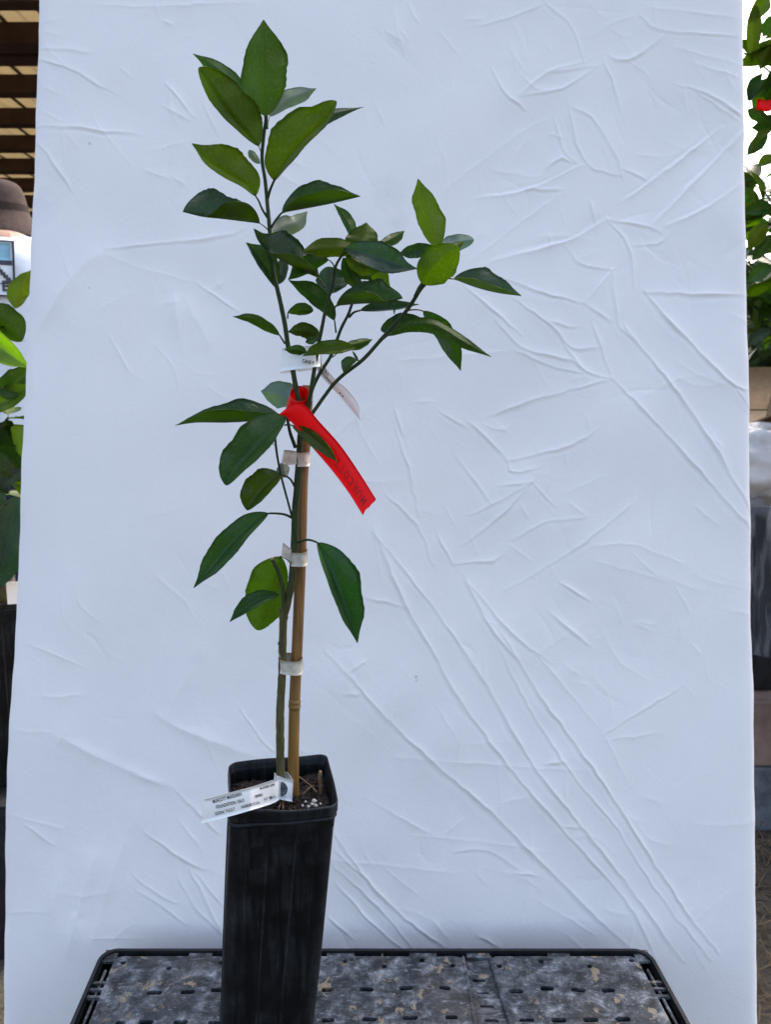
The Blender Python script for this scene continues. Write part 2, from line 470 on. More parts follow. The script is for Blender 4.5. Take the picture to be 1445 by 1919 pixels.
    D = [
     (C1, NRM, [[(390,95),(500,65),(610,20)],[(625,10),(720,100),(765,225)],[(765,225),(630,265),(530,350)],[(530,350),(690,320),(820,240)],[(630,265),(815,240)],
       [(430,250),(480,340),(550,400)],[(860,205),(925,220),(1060,130)],[(840,230),(870,300),(905,410)],[(970,60),(1050,110),(1345,130)],
       [(715,385),(800,430),(890,580),(905,640)],[(710,390),(770,590),(900,635)],[(660,430),(700,560),(760,600)],[(620,620),(680,575),(720,590)],
       [(760,600),(560,690),(370,720)],[(545,690),(690,690)],[(905,610),(1000,650)],[(1345,660),(1200,760),(1060,820)],[(850,795),(930,890),(950,1050)],
       [(850,795),(1010,820),(1060,850)],[(930,890),(1040,880),(1080,845)],[(790,730),(805,800)],[(700,900),(760,960),(870,980)],[(870,980),(770,1100)],
       [(870,980),(890,1180)],[(770,1105),(860,1165)],[(890,1180),(950,1240)],[(640,1170),(740,1190)],[(500,1080),(640,1180),(700,1241)],[(330,1040),(540,1220)],
       [(1180,330),(1350,440)],[(1280,380),(1350,420)],[(1100,300),(1200,330),(1350,410)]]),
     (C1, S, [[(1270,460),(1100,590),(920,720)],[(1355,470),(1150,680),(1020,810)],[(850,795),(700,880),(430,950)],[(450,1000),(600,1060),(770,1105)],[(990,1060),(1150,1066),(1355,1070)],[(990,1060),(1120,1220)]]),
     (C1, FT, [[(320,75),(400,72)],[(240,120),(320,210)],[(490,170),(560,270)],[(790,135),(860,90),(950,60)],[(925,220),(1000,270)],[(650,425),(540,480),(240,700)],[(690,700),(520,820),(360,945)],
       [(880,300),(840,330)],[(860,100),(900,130),(940,128)],[(1000,30),(1340,60)],[(120,10),(165,90)],[(0,370),(45,470)],[(1130,300),(1150,420)],[(640,490),(690,500)],[(980,900),(1040,930)],[(1080,560),(960,560)],[(1100,170),(1345,230)],[(1150,220),(1345,280)]]),
     (C2, NRM, [[(540,0),(640,95),(780,130),(830,165)],[(610,105),(720,150),(830,175)],[(720,10),(790,90),(880,90)],[(740,30),(830,165),(920,190)],[(860,10),(920,180)],[(1310,205),(1380,290)],
       [(535,310),(640,270),(780,230)],[(780,230),(920,195)],[(360,300),(450,350)],[(450,330),(520,390),(580,460)],[(580,460),(770,415),(880,355)],[(580,460),(600,500),(690,480)],
       [(410,440),(470,520),(525,600)],[(455,640),(560,590),(660,530)],[(550,545),(660,530)],[(430,740),(560,640),(660,530)],[(660,530),(735,610)],[(350,700),(400,800)],[(400,800),(530,790),(560,770)],
       [(600,720),(700,665),(840,645)],[(210,290),(240,380)],[(210,350),(260,500),(290,640)],[(180,570),(290,680),(335,800)],[(130,690),(250,830),(460,1110)],[(120,912),(250,945)],
       [(450,860),(600,1030),(720,1121)],[(660,840),(830,730),(1000,590)],[(720,960),(840,1060)],[(750,860),(850,920)]]),
     (C2, S, [[(920,190),(1080,350),(1250,540),(1380,680)],[(965,20),(1100,190),(1230,370),(1380,620)],[(1110,0),(1310,205),(1370,230)],[(140,680),(250,940),(350,1110)],[(445,855),(520,1000),(610,1110)]]),
     (C2, FT, [[(140,690),(170,870)],[(560,890),(700,820)],[(860,740),(1000,740),(1160,800)],[(1130,870),(1180,960)],[(1000,990),(1070,1000)],[(770,420),(775,480)],[(760,570),(900,510)],[(870,790),(1110,860)],[(1230,370),(1300,430)],
       [(0,390),(130,280)],[(270,270),(345,265)],[(220,130),(600,100)],[(500,340),(560,360),(600,340)],[(620,600),(650,650)],[(780,600),(840,640)],[(370,600),(420,690)],[(590,740),(660,790)],[(1000,600),(940,640)]]),
     (C3, S, [[(345,0),(480,230),(620,420),(790,620),(1000,860),(1090,1036)],[(440,0),(560,180),(700,420),(850,610),(1000,800),(1170,1036)],[(600,10),(740,230),(900,450),(1050,680),(1180,880),(1280,1010)],
       [(50,70),(140,160),(200,230),(350,380),(560,560),(700,700),(850,850),(1010,1000)],[(80,640),(180,780),(300,900),(420,990)]]),
     (C3, NRM, [[(570,0),(660,190),(800,420),(960,620),(1090,820),(1200,960),(1260,1036)],[(80,690),(180,780)],[(80,745),(200,850),(320,990)],[(80,790),(200,920),(300,1000)],[(450,695),(560,690),(660,750)],[(530,960),(600,995)],
       [(60,900),(140,970)],[(920,325),(1060,240),(1160,180)],[(790,615),(850,620)],[(740,420),(800,410)],[(130,130),(180,95)],[(110,205),(160,200)],[(640,760),(710,770)]]),
     (C3, FT, [[(180,530),(400,650)],[(320,645),(560,665),(750,695)],[(420,640),(490,590)],[(800,430),(800,550)],[(600,540),(690,520)],[(920,325),(1000,480)],[(930,345),(1100,320)],[(700,60),(900,300)],[(400,240),(480,370)],
       [(230,740),(340,830)],[(810,0),(880,50)],[(80,720),(450,760)],[(270,400),(870,440)],[(520,760),(560,800)],[(700,840),(900,960)],[(1190,40),(1230,80)],[(380,900),(440,970)]]),
     (C4, SO, [[(660,1080),(560,1350),(440,1750)],[(480,1250),(400,1500),(320,1800)],[(300,1300),(230,1700)],[(260,710),(400,780),(560,860),(820,960)],[(740,600),(860,680),(1260,830)]]),
     (C4, NRM, [[(700,1180),(860,1290),(990,1360)],[(640,1380),(740,1460),(850,1520)],[(660,1460),(800,1540),(900,1620)],[(920,1360),(1000,1500),(1080,1670)],[(940,1370),(1080,1530)],[(860,1390),(960,1550),(1070,1660)],[(1160,590),(1250,720),(1330,800)],[(840,970),(1060,1190)]]),
     (C4, FT, [[(540,1700),(650,1620)],[(440,1690),(700,1690)],[(50,690),(250,700)],[(40,1100),(300,1170)],[(120,1150),(280,1260)],[(1000,740),(1060,900)],[(200,480),(220,530),(400,520)],[(130,270),(420,390)],[(620,900),(820,965)],[(20,1580),(240,1570)]]),
     (C5, NRM, [[(80,240),(200,245),(350,265)],[(85,295),(250,350),(420,450)],[(65,715),(140,800),(190,880),(250,970)],[(430,1275),(700,1250),(1050,1210),(1150,1170)],[(740,430),(880,600)],[(720,540),(860,620)],[(940,540),(1010,690)],[(900,1450),(1120,1600)]]),
     (C5, S, [[(70,645),(250,650),(450,675),(600,690)]]),
     (C5, FT, [[(500,340),(560,390)],[(780,910),(840,950)],[(620,870),(760,920)],[(640,780),(870,720)],[(420,1300),(600,1370),(900,1450)],[(720,100),(780,120)],[(450,1720),(560,1919)],[(1000,1440),(1020,1480)],[(210,660),(220,860)],
       [(100,440),(200,480)],[(80,560),(200,620)],[(1060,100),(1130,40)],[(690,0),(700,80)],[(380,15),(700,25),(1200,10)],[(90,150),(200,170)],[(90,100),(180,90)]]),
     (C5, SO, [[(50,1760),(280,1400),(430,1290)],[(780,1500),(830,1830)],[(840,1530),(980,1800)]]),
    ]
    for crop, (amp, wid, asym), strokes in D:
        for st in strokes:
            stroke(crop, st, amp * rng.uniform(0.75, 1.2), wid * rng.uniform(0.85, 1.2), asym)
    # many faint crumples between the folds
    for k in range(330):
        x = rng.uniform(60, 1400); y = rng.uniform(0, 1780)
        if x < 600 and rng.rand() < 0.55: continue
        a = rng.normal(0.95, 0.5) if rng.rand() < 0.6 else rng.uniform(0, 3.14); l = rng.uniform(15, 70)
        b = a + rng.normal(0, 0.35)
        stroke((0, 0, 1), [(x, y), (x + l * math.cos(a), y + l * math.sin(a)), (x + l * (math.cos(a) + math.cos(b)), y + l * (math.sin(a) + math.sin(b)))], rng.uniform(.00015, .0006) * (1 if rng.rand() < .7 else -1), rng.uniform(.0018, .004))
    # hem folds pulled round the board at both edges
    P = P + H[..., None] * CN
    mx = (P[:, -1, 0] - P[:, 0, 0])[:, None]
    e = np.minimum(s, 1 - s)[None, :] * mx
    P = P - (0.006 * np.exp(-e / 0.006))[..., None] * CN
    V = P.reshape(-1, 3)
    idx = np.arange(NY * NX).reshape(NY, NX)
    a, b, c, dd = idx[:-1, :-1], idx[:-1, 1:], idx[1:, 1:], idx[1:, :-1]
    F = np.stack((a, dd, c, b), axis=-1).reshape(-1, 4)
    # the sheet turns back round its board: side and top returns
    ex = []; ef = []
    base = len(V)
    def turn(ids, out):
        nonlocal base
        prev = ids
        for off in (np.array(out) * 0.0015 - CN * 0.006, np.array(out) * 0.0015 - CN * 0.016, -CN * 0.030 - np.array(out) * 0.06):
            pts = V0[ids] + off
            ids2 = np.arange(base, base + len(ids)); base += len(ids)
            ex.append(pts)
            for i in range(len(ids) - 1):
                ef.append((prev[i], prev[i + 1], ids2[i + 1], ids2[i]))
            prev = ids2
    V0 = V
    turn(idx[:, -1], (1, 0, 0)); turn(idx[::-1, 0], (-1, 0, 0)); turn(idx[0, :], (0, CLK, 1))
    V = np.vstack([V] + ex)
    me = bpy.data.meshes.new("backdrop_sheet")
    org = np.array((0, CL0, GROUND))
    nq = len(F)
    allf = np.vstack((F, np.array(ef)))
    me.vertices.add(len(V)); me.vertices.foreach_set("co", (V - org).ravel())
    me.loops.add(len(allf) * 4); me.loops.foreach_set("vertex_index", allf.ravel().astype(np.int32))
    me.polygons.add(len(allf)); me.polygons.foreach_set("loop_start", np.arange(0, len(allf) * 4, 4, dtype=np.int32))
    me.polygons.foreach_set("use_smooth", np.ones(len(allf), dtype=bool))
    me.update(calc_edges=True)
    me.materials.append(M['cloth'])
    o = bpy.data.objects.new("backdrop_sheet", me); col.objects.link(o); o.location = org; ORIG[o.name] = org
    tag(o, "white wrinkled cotton sheet hanging as a backdrop behind the potted tree", "backdrop")
build_cloth()

# ------------------------------------------------------------------ the plastic crate the pot stands on
def crate_mat():
    m, nt, p, out = newmat("weathered black plastic")
    g = nt.nodes.new("ShaderNodeNewGeometry"); co = scaled(nt, g.outputs[0], (1, 0.75, 1))
    a = noise(nt, scaled(nt, co, (.75, 1.1, 1)), 58, 10, 0.74, dist=.35); b = noise(nt, co, 21, 6, 0.6, dist=0.6); c3 = noise(nt, co, 260, 6, 0.7)
    base = ramp(nt, a, [(0.36, (0.007, 0.007, 0.0075)), (0.46, (0.030, 0.032, 0.034)), (0.55, (0.095, 0.100, 0.104)), (0.66, (0.31, 0.315, 0.32))])
    base = mix(nt, ramp(nt, b, [(0.48, 0.0), (0.66, 0.7)]), base, mix(nt, c3, (0.006, 0.007, 0.008), (0.045, 0.050, 0.056)))
    brown = noise(nt, co, 9, 4, 0.5)
    base = mix(nt, ramp(nt, brown, [(0.52, 0.0), (0.64, 0.6)]), base, mix(nt, c3, (0.030, 0.024, 0.020), (0.085, 0.068, 0.055)))
    st = noise(nt, scaled(nt, co, (0.55, 1.7, 1)), 150, 8, 0.72, dist=.6)
    base = mix(nt, ramp(nt, st, [(0.56, 0.0), (0.66, 0.75)]), base, (0.27, 0.28, 0.285))
    flake = noise(nt, scaled(nt, co, (1, 1.15, 1)), 46, 8, 0.62, dist=0.3)
    reg = noise(nt, co, 7.5, 2)
    fk = math_(nt, 'MULTIPLY', ramp(nt, flake, [(0.590, 0.0), (0.612, 0.9)]), ramp(nt, reg, [(0.44, 0.0), (0.50, 1.0)]))
    base = mix(nt, fk, base, ramp(nt, c3, [(0.3, (0.20, 0.145, 0.085)), (0.7, (0.32, 0.25, 0.165))]))
    nt.links.new(base, p.inputs["Base Color"])
    p.inputs["Roughness"].default_value = 0.58
    p.inputs["Specular IOR Level"].default_value = 0.35
    h = math_(nt, 'ADD', math_(nt, 'MULTIPLY', a, 1.0), math_(nt, 'ADD', math_(nt, 'MULTIPLY', fk, 0.25), math_(nt, 'MULTIPLY', c3, 0.25)))
    bump(nt, p, h, 0.5, 0.003)
    return m
M['crate'] = crate_mat()
M['blackplastic'] = simple("black plastic edge", (0.009, 0.0095, 0.011), 0.5, 0.35, 0.5, 60, 0.25, 0.001)

def rrect(x0, y0, x1, y1, r, n=5):
    P = []
    for cx, cy, a0 in ((x1 - r, y1 - r, 0), (x0 + r, y1 - r, 90), (x0 + r, y0 + r, 180), (x1 - r, y0 + r, 270)):
        for k in range(n + 1):
            a = math.radians(a0 + 90 * k / n); P.append((cx + r * math.cos(a), cy + r * math.sin(a)))
    return P

SKEW = math.tan(math.radians(3.2))
CR_Y1 = at_z(700, 1781, 0)[1]
CR_Y0 = CR_Y1 - 0.50
CR_X0 = at_z(190, 1784, 0)[0]
CR_X1 = at_z(1216, 1781, 0)[0]

def build_crate():
    root = empty("plastic_crate", ((CR_X0 + CR_X1) / 2, (CR_Y0 + CR_Y1) / 2, GROUND))
    tag(root, "upturned black plastic crate, grimy and paint flecked, under the potted tree", "crate")
    sk = lambda P: [(x + (CR_Y1 - y) * SKEW, y) for x, y in P]
    def put(name, V, F, z, mat=M['crate'], b=0.0012):
        V = np.array(V, dtype=float)
        V[:, 2] += z
        V[:, 2] += 0.0012 * np.sin(V[:, 0] * 21 + 1) * np.sin(V[:, 1] * 17)
        o = mk(name, V, F, mat, root, smooth=False)
        if b: bevel(o, b, 2)
        return o
    T = 0.0022
    rim = 0.011
    # slots and bolt holes, from where they lie on the plate
    def slot(px, py, wpx, hpx, n=4, rot=0.0):
        c = at_z(px, py, 0); w = wpx / FOC * depth(c); 
        h = at_z(px, py - hpx / 2, 0)[1] - at_z(px, py + hpx / 2, 0)[1]
        P = rrect(-w / 2, -h / 2, w / 2, h / 2, min(w, h) * 0.45, n)
        ca, sa = math.cos(rot), math.sin(rot)
        P = [(c[0] + ca * x - sa * y + rng.normal(0, .0002), c[1] + sa * x + ca * y + rng.normal(0, .0002)) for x, y in P]
        return P
    chL0, chL1 = at_z(868, 1792, 0), at_z(890, 1919, 0)
    xl = lambda y: chL0[0] + (chL1[0] - chL0[0]) * (y - chL0[1]) / (chL1[1] - chL0[1])
    chR0, chR1 = at_z(917, 1790, 0), at_z(958, 1919, 0)
    xr = lambda y: chR0[0] + (chR1[0] - chR0[0]) * (y - chR0[1]) / (chR1[1] - chR0[1])
    yb = at_z(700, 1792, 0)[1]                    # back edge of the two deck panels
    yf = CR_Y0 + 0.012
    xL = lambda y: CR_X0 + 0.021 + (CR_Y1 - y) * SKEW
    xR = lambda y: CR_X1 - 0.021 + (CR_Y1 - y) * SKEW
    rnd = [(647,1801),(720,1811),(791,1800),(848,1810),(231,1804),(316,1815),(414,1804)]
    s1 = [(613,1854,22,-.05),(687,1855,27,.1),(761,1853,27,-.12),(834,1852,22,.08),(289,1862,29,0),(351,1860,28,-.08),(408,1856,26,-.03),(480,1856,27,0),(548,1855,27,.05),
          (614,1911,25,-.03),(692,1911,28,.02),(769,1909,28,-.05),(846,1907,24,-.05),(273,1917,28,0),(338,1917,28,-.03),(402,1917,27,0),(470,1914,27,0),(542,1912,27,0),(225,1918,20,0)]
    s2 = [(968,1856,27,.05),(1026,1851,27,0),(1084,1855,27,.12),(1140,1857,25,0),(988,1911,29,0),(1048,1911,29,0),(1108,1911,29,0),(1168,1911,29,0)]
    r2 = [(936,1810),(1014,1801),(1105,1811),(1184,1800)]
    rowY = [at_z(700, 1911, 0)[1] - 0.052 * k for k in range(1, 7)]
    def deck(left, slots, rounds):
        if left: f0, f1 = xL, xl
        else: f0, f1 = xr, xR
        outer = [(f0(yf), yf), (f1(yf), yf), (f1(yb), yb), (f0(yb), yb)]
        r = 0.012
        c = [np.array(p) for p in outer]; loop = []
        for i in range(4):
            a, b_, d_ = c[i - 1], c[i], c[(i + 1) % 4]
            u = (a - b_) / np.linalg.norm(a - b_); w = (d_ - b_) / np.linalg.norm(d_ - b_)
            p0, p1 = b_ + u * r, b_ + w * r
            for k in range(5):
                t = k / 4; loop.append(tuple((1 - t) ** 2 * p0 + 2 * t * (1 - t) * b_ + t * t * p1))
        holes = [slot(x, y, w, 7.8, 4, -ro) for x, y, w, ro in slots] + [slot(x, y, 10.5, 7, 4) for x, y in rounds]
        for y in rowY:                              # the rows that run on out of the picture
            x = f0(y) + 0.03
            while x < f1(y) - 0.03:
                holes.append([(x + px_, y + py_) for px_, py_ in rrect(-.0095, -.003, .0095, .003, .0028, 3)]); x += 0.052
        V, F = curve_mesh(loop, holes, T)
        return put("deck_panel", V, F, -T, b=0.0008)
    deck(True, s1, rnd); deck(False, s2, r2)
    # recessed channel between the panels, with its own slots
    P = [(xl(yf) + .0006, yf), (xr(yf) - .0006, yf), (xr(yb) - .0006, yb), (xl(yb) + .0006, yb)]
    hol = [slot(898, 1832, 25, 5), slot(906, 1855, 25, 3), slot(913, 1880, 26, 6), slot(922, 1907, 27, 7)]
    V, F = curve_mesh(P, hol, 0.0018)
    put("channel_plate", V, F, -0.0060, b=0)
    # raised ridges along the channel
    for f in (xl, xr):
        V, F = tube_geo([(f(y), y, -0.001) for y in np.linspace(yf, yb, 14)], [0.0026] * 14, 8)
        put("channel_ridge", V, F, 0.0)
    for py_ in (1862, 1893):
        y = at_z(905, py_, 0)[1]
        V, F = tube_geo([(xl(y) + .001, y, -.0042), (xr(y) - .001, y, -.0042)], [.0016] * 2, 6)
        put("channel_rib", V, F, 0.0)
    # outer rim frame: a band with a raised lip
    outer = sk(rrect(CR_X0, CR_Y0, CR_X1, CR_Y1, 0.022, 7)); inner = sk(rrect(CR_X0 + .0045, CR_Y0 + .0045, CR_X1 - .0045, CR_Y1 - .0045, 0.018, 7))
    V, F = curve_mesh(outer, [inner], 0.0045)
    put("rim", V, F, -0.0016, M['blackplastic'], 0.0015)
    # bridges between deck and rim
    dB = CR_Y1 - yb
    for a, b_ in ((196, 221), (355, 398), (419, 455), (560, 600), (613, 665), (715, 718), (767, 818), (874, 917), (1026, 1067), (1195, 1216)):
        p0, p1 = at_z(a, 1785, 0), at_z(b_, 1785, 0)
        V, F = box_geo(((p0[0] + p1[0]) / 2, CR_Y1 - dB / 2 - .0005, -0.0022), (p1[0] - p0[0], dB + .004, 0.0036))
        put("rim_bridge", V, F, 0.0, b=0)
    for side, f in ((-1, xL), (1, xR)):
        for y in [CR_Y1 - .012, CR_Y1 - .055, CR_Y1 - .066, CR_Y1 - .078, CR_Y1 - .15, CR_Y1 - .22, CR_Y1 - .3, CR_Y1 - .38, CR_Y1 - .46]:
            V, F = box_geo((f(y) + side * .0095, y, -0.0030), (.021, .004 if y < CR_Y1 - .02 else .014, 0.0036))
            put("rim_bridge", V, F, 0.0, b=0)
        ys = np.linspace(yf, yb - .02, 12)
        V, F = tube_geo([(f(y) + side * .0075, y, -.004) for y in ys], [.0022] * 12, 6)
        put("side_rail", V, F, 0.0)
    # walls down to the ground, with two open hand holes in each
    def wall(p, q):
        p, q = np.array(p), np.array(q); L = np.linalg.norm(q - p); u = (q - p) / L
        h = -GROUND - 0.006
        hol = [rrect(L * k - .05, h * .62, L * k + .05, h * .78, .012, 3) for k in (.27, .73)]
        V, F = curve_mesh([(0, 0), (L, 0), (L, h), (0, h)], hol, 0.0018)
        W = [(p[0] + u[0] * x - u[1] * z, p[1] + u[1] * x + u[0] * z, GROUND + y) for x, y, z in V]
        o = mk("side_wall", W, F, M['blackplastic'], root, smooth=False)
    ins = 0.0035
    c = sk([(CR_X0 + ins, CR_Y0 + ins), (CR_X1 - ins, CR_Y0 + ins), (CR_X1 - ins, CR_Y1 - ins), (CR_X0 + ins, CR_Y1 - ins)])
    for i in range(4): wall(c[i], c[(i + 1) % 4])
build_crate()

# ------------------------------------------------------------------ the black nursery pot
def pot_mat():
    m, nt, p, out = newmat("black nursery pot plastic")
    co = objco(nt)
    st = noise(nt, scaled(nt, co, (1, 1, 0.07)), 190, 6, 0.62)
    du = noise(nt, co, 24, 6, 0.62)
    fine = noise(nt, co, 330, 4, 0.7)
    c = ramp(nt, st, [(0.35, (0.0010, 0.0012, 0.0014)), (0.75, (0.0034, 0.0038, 0.0042))])
    dust = math_(nt, 'MULTIPLY', ramp(nt, du, [(0.42, 0.0), (0.70, 1.0)]), ramp(nt, st, [(0.40, 0.0), (0.68, 1.0)]))
    c = mix(nt, math_(nt, 'MULTIPLY', dust, 0.6), c, (0.046, 0.049, 0.052))
    sc = noise(nt, scaled(nt, co, (1, 1, 0.03)), 420, 3, 0.5)
    c = mix(nt, math_(nt, 'MULTIPLY', ramp(nt, sc, [(0.66, 0.0), (0.70, 0.30)]), ramp(nt, du, [(0.4, 0.0), (0.6, 1.0)])), c, (0.07, 0.07, 0.07))
    c = mix(nt, ramp(nt, fine, [(0.74, 0.0), (0.78, 0.2)]), c, (0.09, 0.09, 0.085))
    gp = nt.nodes.new("ShaderNodeNewGeometry")
    wear = math_(nt, 'MULTIPLY', ramp(nt, gp.outputs["Pointiness"], [(0.505, 0.0), (0.54, 1.0)]), ramp(nt, fine, [(0.35, 0.1), (0.6, 0.7)]))
    c = mix(nt, math_(nt, 'MULTIPLY', wear, ramp(nt, du, [(0.35, 0.15), (0.65, 0.9)])), c, (0.055, 0.058, 0.062))        # rubbed ribs and edges
    nt.links.new(c, p.inputs["Base Color"])
    nt.links.new(ramp(nt, du, [(0.3, 0.34), (0.7, 0.55)]), p.inputs["Roughness"])
    p.inputs["Specular IOR Level"].default_value = 0.20
    bump(nt, p, math_(nt, 'ADD', st, math_(nt, 'MULTIPLY', fine, 0.4)), 0.25, 0.0008)
    return m
M['pot'] = pot_mat()

POT_H = 0.36
POT_YAW = math.radians(11)
POT_TOP = np.array((-0.1020, 0.702))
LEAN = math.tan(math.radians(5.0))
POT_BASE = np.array((POT_TOP[0] - POT_H * LEAN, POT_TOP[1]))

def pot_section(half, r, n=46):
    """Rounded square: (x, y, face coordinate -1..1)."""
    P = []
    s = half - r
    for q in range(4):
        for k in range(n):                       # along a face
            t = -1 + 2 * k / n
            P.append((s * t, -half, t, q))
        for k in range(7):
            a = math.radians(-90 + 90 * k / 7)
            P.append((s + r * math.cos(a), -s + r * math.sin(a), 1.0 + k / 7, q))
    out = []
    for x, y, t, q in P:
        c, sn = [(1, 0), (0, 1), (-1, 0), (0, -1)][q]
        out.append((c * x - sn * y, sn * x + c * y, t))
    return out

def pot_ring(z, half, r, base, lean, yaw, panel=0.0, wob=0.0, tilt=0.0):
    V = []
    for x, y, t in pot_section(half, r):
        d = math.hypot(x, y)
        k = 0.0
        if panel and t < 1.0:
            k -= panel * (1 - sstep(.77, .81, abs(t)))                         # sunken face
            k += panel * 0.7 * math.exp(-((abs(t) - .34) / .022) ** 2)           # two slim ribs
        if wob:
            a = math.atan2(y, x)
            k += wob * (math.sin(2 * a + z * 9 + 1) + .6 * math.sin(3 * a - z * 14) + .4 * math.sin(5 * a + z * 23 + 2))
        f = 1 + k / d
        x, y = x * f, y * f
        zz = z + tilt * (math.sin(math.atan2(y, x) * 2 + .5) * .6 + math.sin(math.atan2(y, x) * 3 + 2) * .5)
        c, s = math.cos(yaw), math.sin(yaw)
        V.append((base[0] + c * x - s * y + zz * lean, base[1] + s * x + c * y, base[2] + zz))
    return V

def loft(name, rings, mat, parent, cap0=False, cap1=False, origin=None):
    n = len(rings[0]); V = [v for r in rings for v in r]; F = []
    for i in range(len(rings) - 1):
        for k in range(n):
            k2 = (k + 1) % n
            F.append((i * n + k, i * n + k2, (i + 1) * n + k2, (i + 1) * n + k))
    if cap0: F.append(tuple(reversed(range(n))))
    if cap1: F.append(tuple((len(rings) - 1) * n + k for k in range(n)))
    return mk(name, V, F, mat, parent, origin)

def build_pot(base, lean, yaw, label, group=None, seed=0.0):
    b = (base[0], base[1], base[2])
    root = empty("nursery_pot", b)
    tag(root, label, "pot", group)
    R = lambda z, h, r=.0095, p=0.0, w=.0007, t=0.0: pot_ring(z, h, r, b, lean, yaw, p, w, t)
    rings = [R(0.0, .0405), R(.003, .0418)]
    for z in np.linspace(.012, .332, 28):
        edge = min((z - .012) / .012, (.332 - z) / .010, 1)
        rings.append(R(z, .0420 + (.0490 - .0420) * (z / .34) + .0006 * math.sin(z / .34 * math.pi), .0105, .0021 * max(0, min(1, edge))))
    rings += [R(.336, .0491), R(.3435, .0492, t=.0006)]
    loft("wall", rings, M['pot'], root, cap0=True)
    # rolled rim: two slim bands with a groove between, then the thin lip turning inside
    rim = [R(.3437, .0490, t=.0010), R(.3441, .0500, t=.0010), R(.3452, .0506, t=.0012), R(.3466, .0504, t=.0013), R(.3472, .0497, t=.0014), R(.3480, .0497, t=.0015),
           R(.3486, .0505, t=.0016), R(.3505, .0509, t=.0018), R(.3540, .0508, t=.0020), R(.3575, .0507, t=.0024), R(.3598, .0506, t=.0032), R(.3605, .0501, t=.0032), R(.3598, .0496, t=.0032),
           R(.3530, .0491, t=.0020), R(.3520, .0484, t=.0018), R(.3505, .0481, t=.0014), R(.335, .0476), R(.300, .0468)]
    loft("rim", rim, M['pot'], root)
    return root

build_pot((POT_BASE[0], POT_BASE[1], 0.0012), LEAN, POT_YAW, "tall square black plastic nursery pot standing on the upturned crate in front of the sheet")

# ------------------------------------------------------------------ potting mix
SOIL_Z = 0.338
def soil_mat():
    m, nt, p, out = newmat("potting mix")
    g = nt.nodes.new("ShaderNodeNewGeometry"); co = g.outputs[0]
    f = noise(nt, co, 260, 6, 0.7); f2 = noise(nt, co, 900, 3)
    nt.links.new(ramp(nt, f, [(0.3, (0.006, 0.004, 0.003)), (0.6, (0.030, 0.018, 0.011)), (0.8, (0.085, 0.05, 0.03))]), p.inputs["Base Color"])
    p.inputs["Roughness"].default_value = 0.95
    bump(nt, p, math_(nt, 'ADD', f, f2), 0.9, 0.003)
    return m
M['soil'] = soil_mat()
M['perlite'] = simple("perlite", (0.45, 0.45, 0.43), 0.9, 0.2, 0.12, 300)
M['root'] = simple("dry root", (0.20, 0.13, 0.07), 0.85, 0.2, 0.3, 200)
PC = np.array((POT_TOP[0] - (POT_H - SOIL_Z) * LEAN, POT_TOP[1]))

def build_soil():
    n = 56; V = []; F = []
    c, s = math.cos(POT_YAW), math.sin(POT_YAW)
    for j in range(n):
        for i in range(n):
            x, y = -0.0478 + .0956 * i / (n - 1), -0.0478 + .0956 * j / (n - 1)
            z = SOIL_Z + .0028 * math.sin(x * 90 + 1) * math.sin(y * 110) + rng.normal(0, .0009) + (.003 if x > .02 else 0) * 0.5
            V.append((PC[0] + c * x - s * y, PC[1] + s * x + c * y, z))
    for j in range(n - 1):
        for i in range(n - 1):
            F.append((j * n + i, j * n + i + 1, (j + 1) * n + i + 1, (j + 1) * n + i))
    so = mk("potting_soil", V, F, M['soil'], None, origin=(PC[0], PC[1], SOIL_Z - .01), smooth=False)
    tag(so, "dark crumbly potting soil filling the top of the black pot", "soil")
    # bark crumbs, too small to tell apart
    V, F = [], []
    for k in range(420):
        x, y = rng.uniform(-.045, .045, 2)
        R = rz(rng.uniform(0, 6))
        v, f = box_geo((PC[0] + c * x - s * y, PC[1] + s * x + c * y, SOIL_Z + rng.uniform(0, .0035)), (rng.uniform(.001, .005), rng.uniform(.001, .0022), rng.uniform(.0008, .002)), R, len(V))
        V += v; F += f
    tag(mk("bark_crumbs", V, F, M['soil'], so, smooth=False), kind="stuff")
    for px, py, r in ((589, 1502, .0026), (585, 1508, .0020), (592, 1510, .0019), (578, 1512, .0016), (601, 1507, .0015), (573, 1503, .0012), (567, 1510, .0014)):
        p = at_z(px, py, SOIL_Z + .003)
        bm = bmesh.new(); bmesh.ops.create_icosphere(bm, subdivisions=2, radius=r)
        vv = [np.array(v.co) * (1 + rng.normal(0, .09)) + p for v in bm.verts]; ff = [[v.index for v in f.verts] for f in bm.faces]; bm.free()
        mk("perlite_grain", vv, ff, M['perlite'], so)
    for pts in ([(560, 1455), (574, 1466), (584, 1474), (593, 1484)], [(566, 1490), (578, 1478), (588, 1472)], [(526, 1505), (523, 1512), (521, 1520)], [(531, 1500), (530, 1512), (531, 1520)]):
        q = [at_z(x, y, SOIL_Z + .004 + .004 * (i % 2)) for i, (x, y) in enumerate(pts)]
        tube("rootlet", spline(q, 8), [.0006] * 8, M['root'], so, 5)
build_soil()
p = [at_y(600, 1494, .722), at_y(601, 1478, .722), at_y(599, 1460, .721), at_y(600, 1445, .720)]
stb = tube("dead_twig", spline(p, 10), [.0019, .0021, .0018, .0022, .0018, .0019, .0021, .0018, .0019, .0014], M['root'], None, 8, .1)
tag(stb, "short dead twig poking up from the potting soil near the white perlite", "twig")

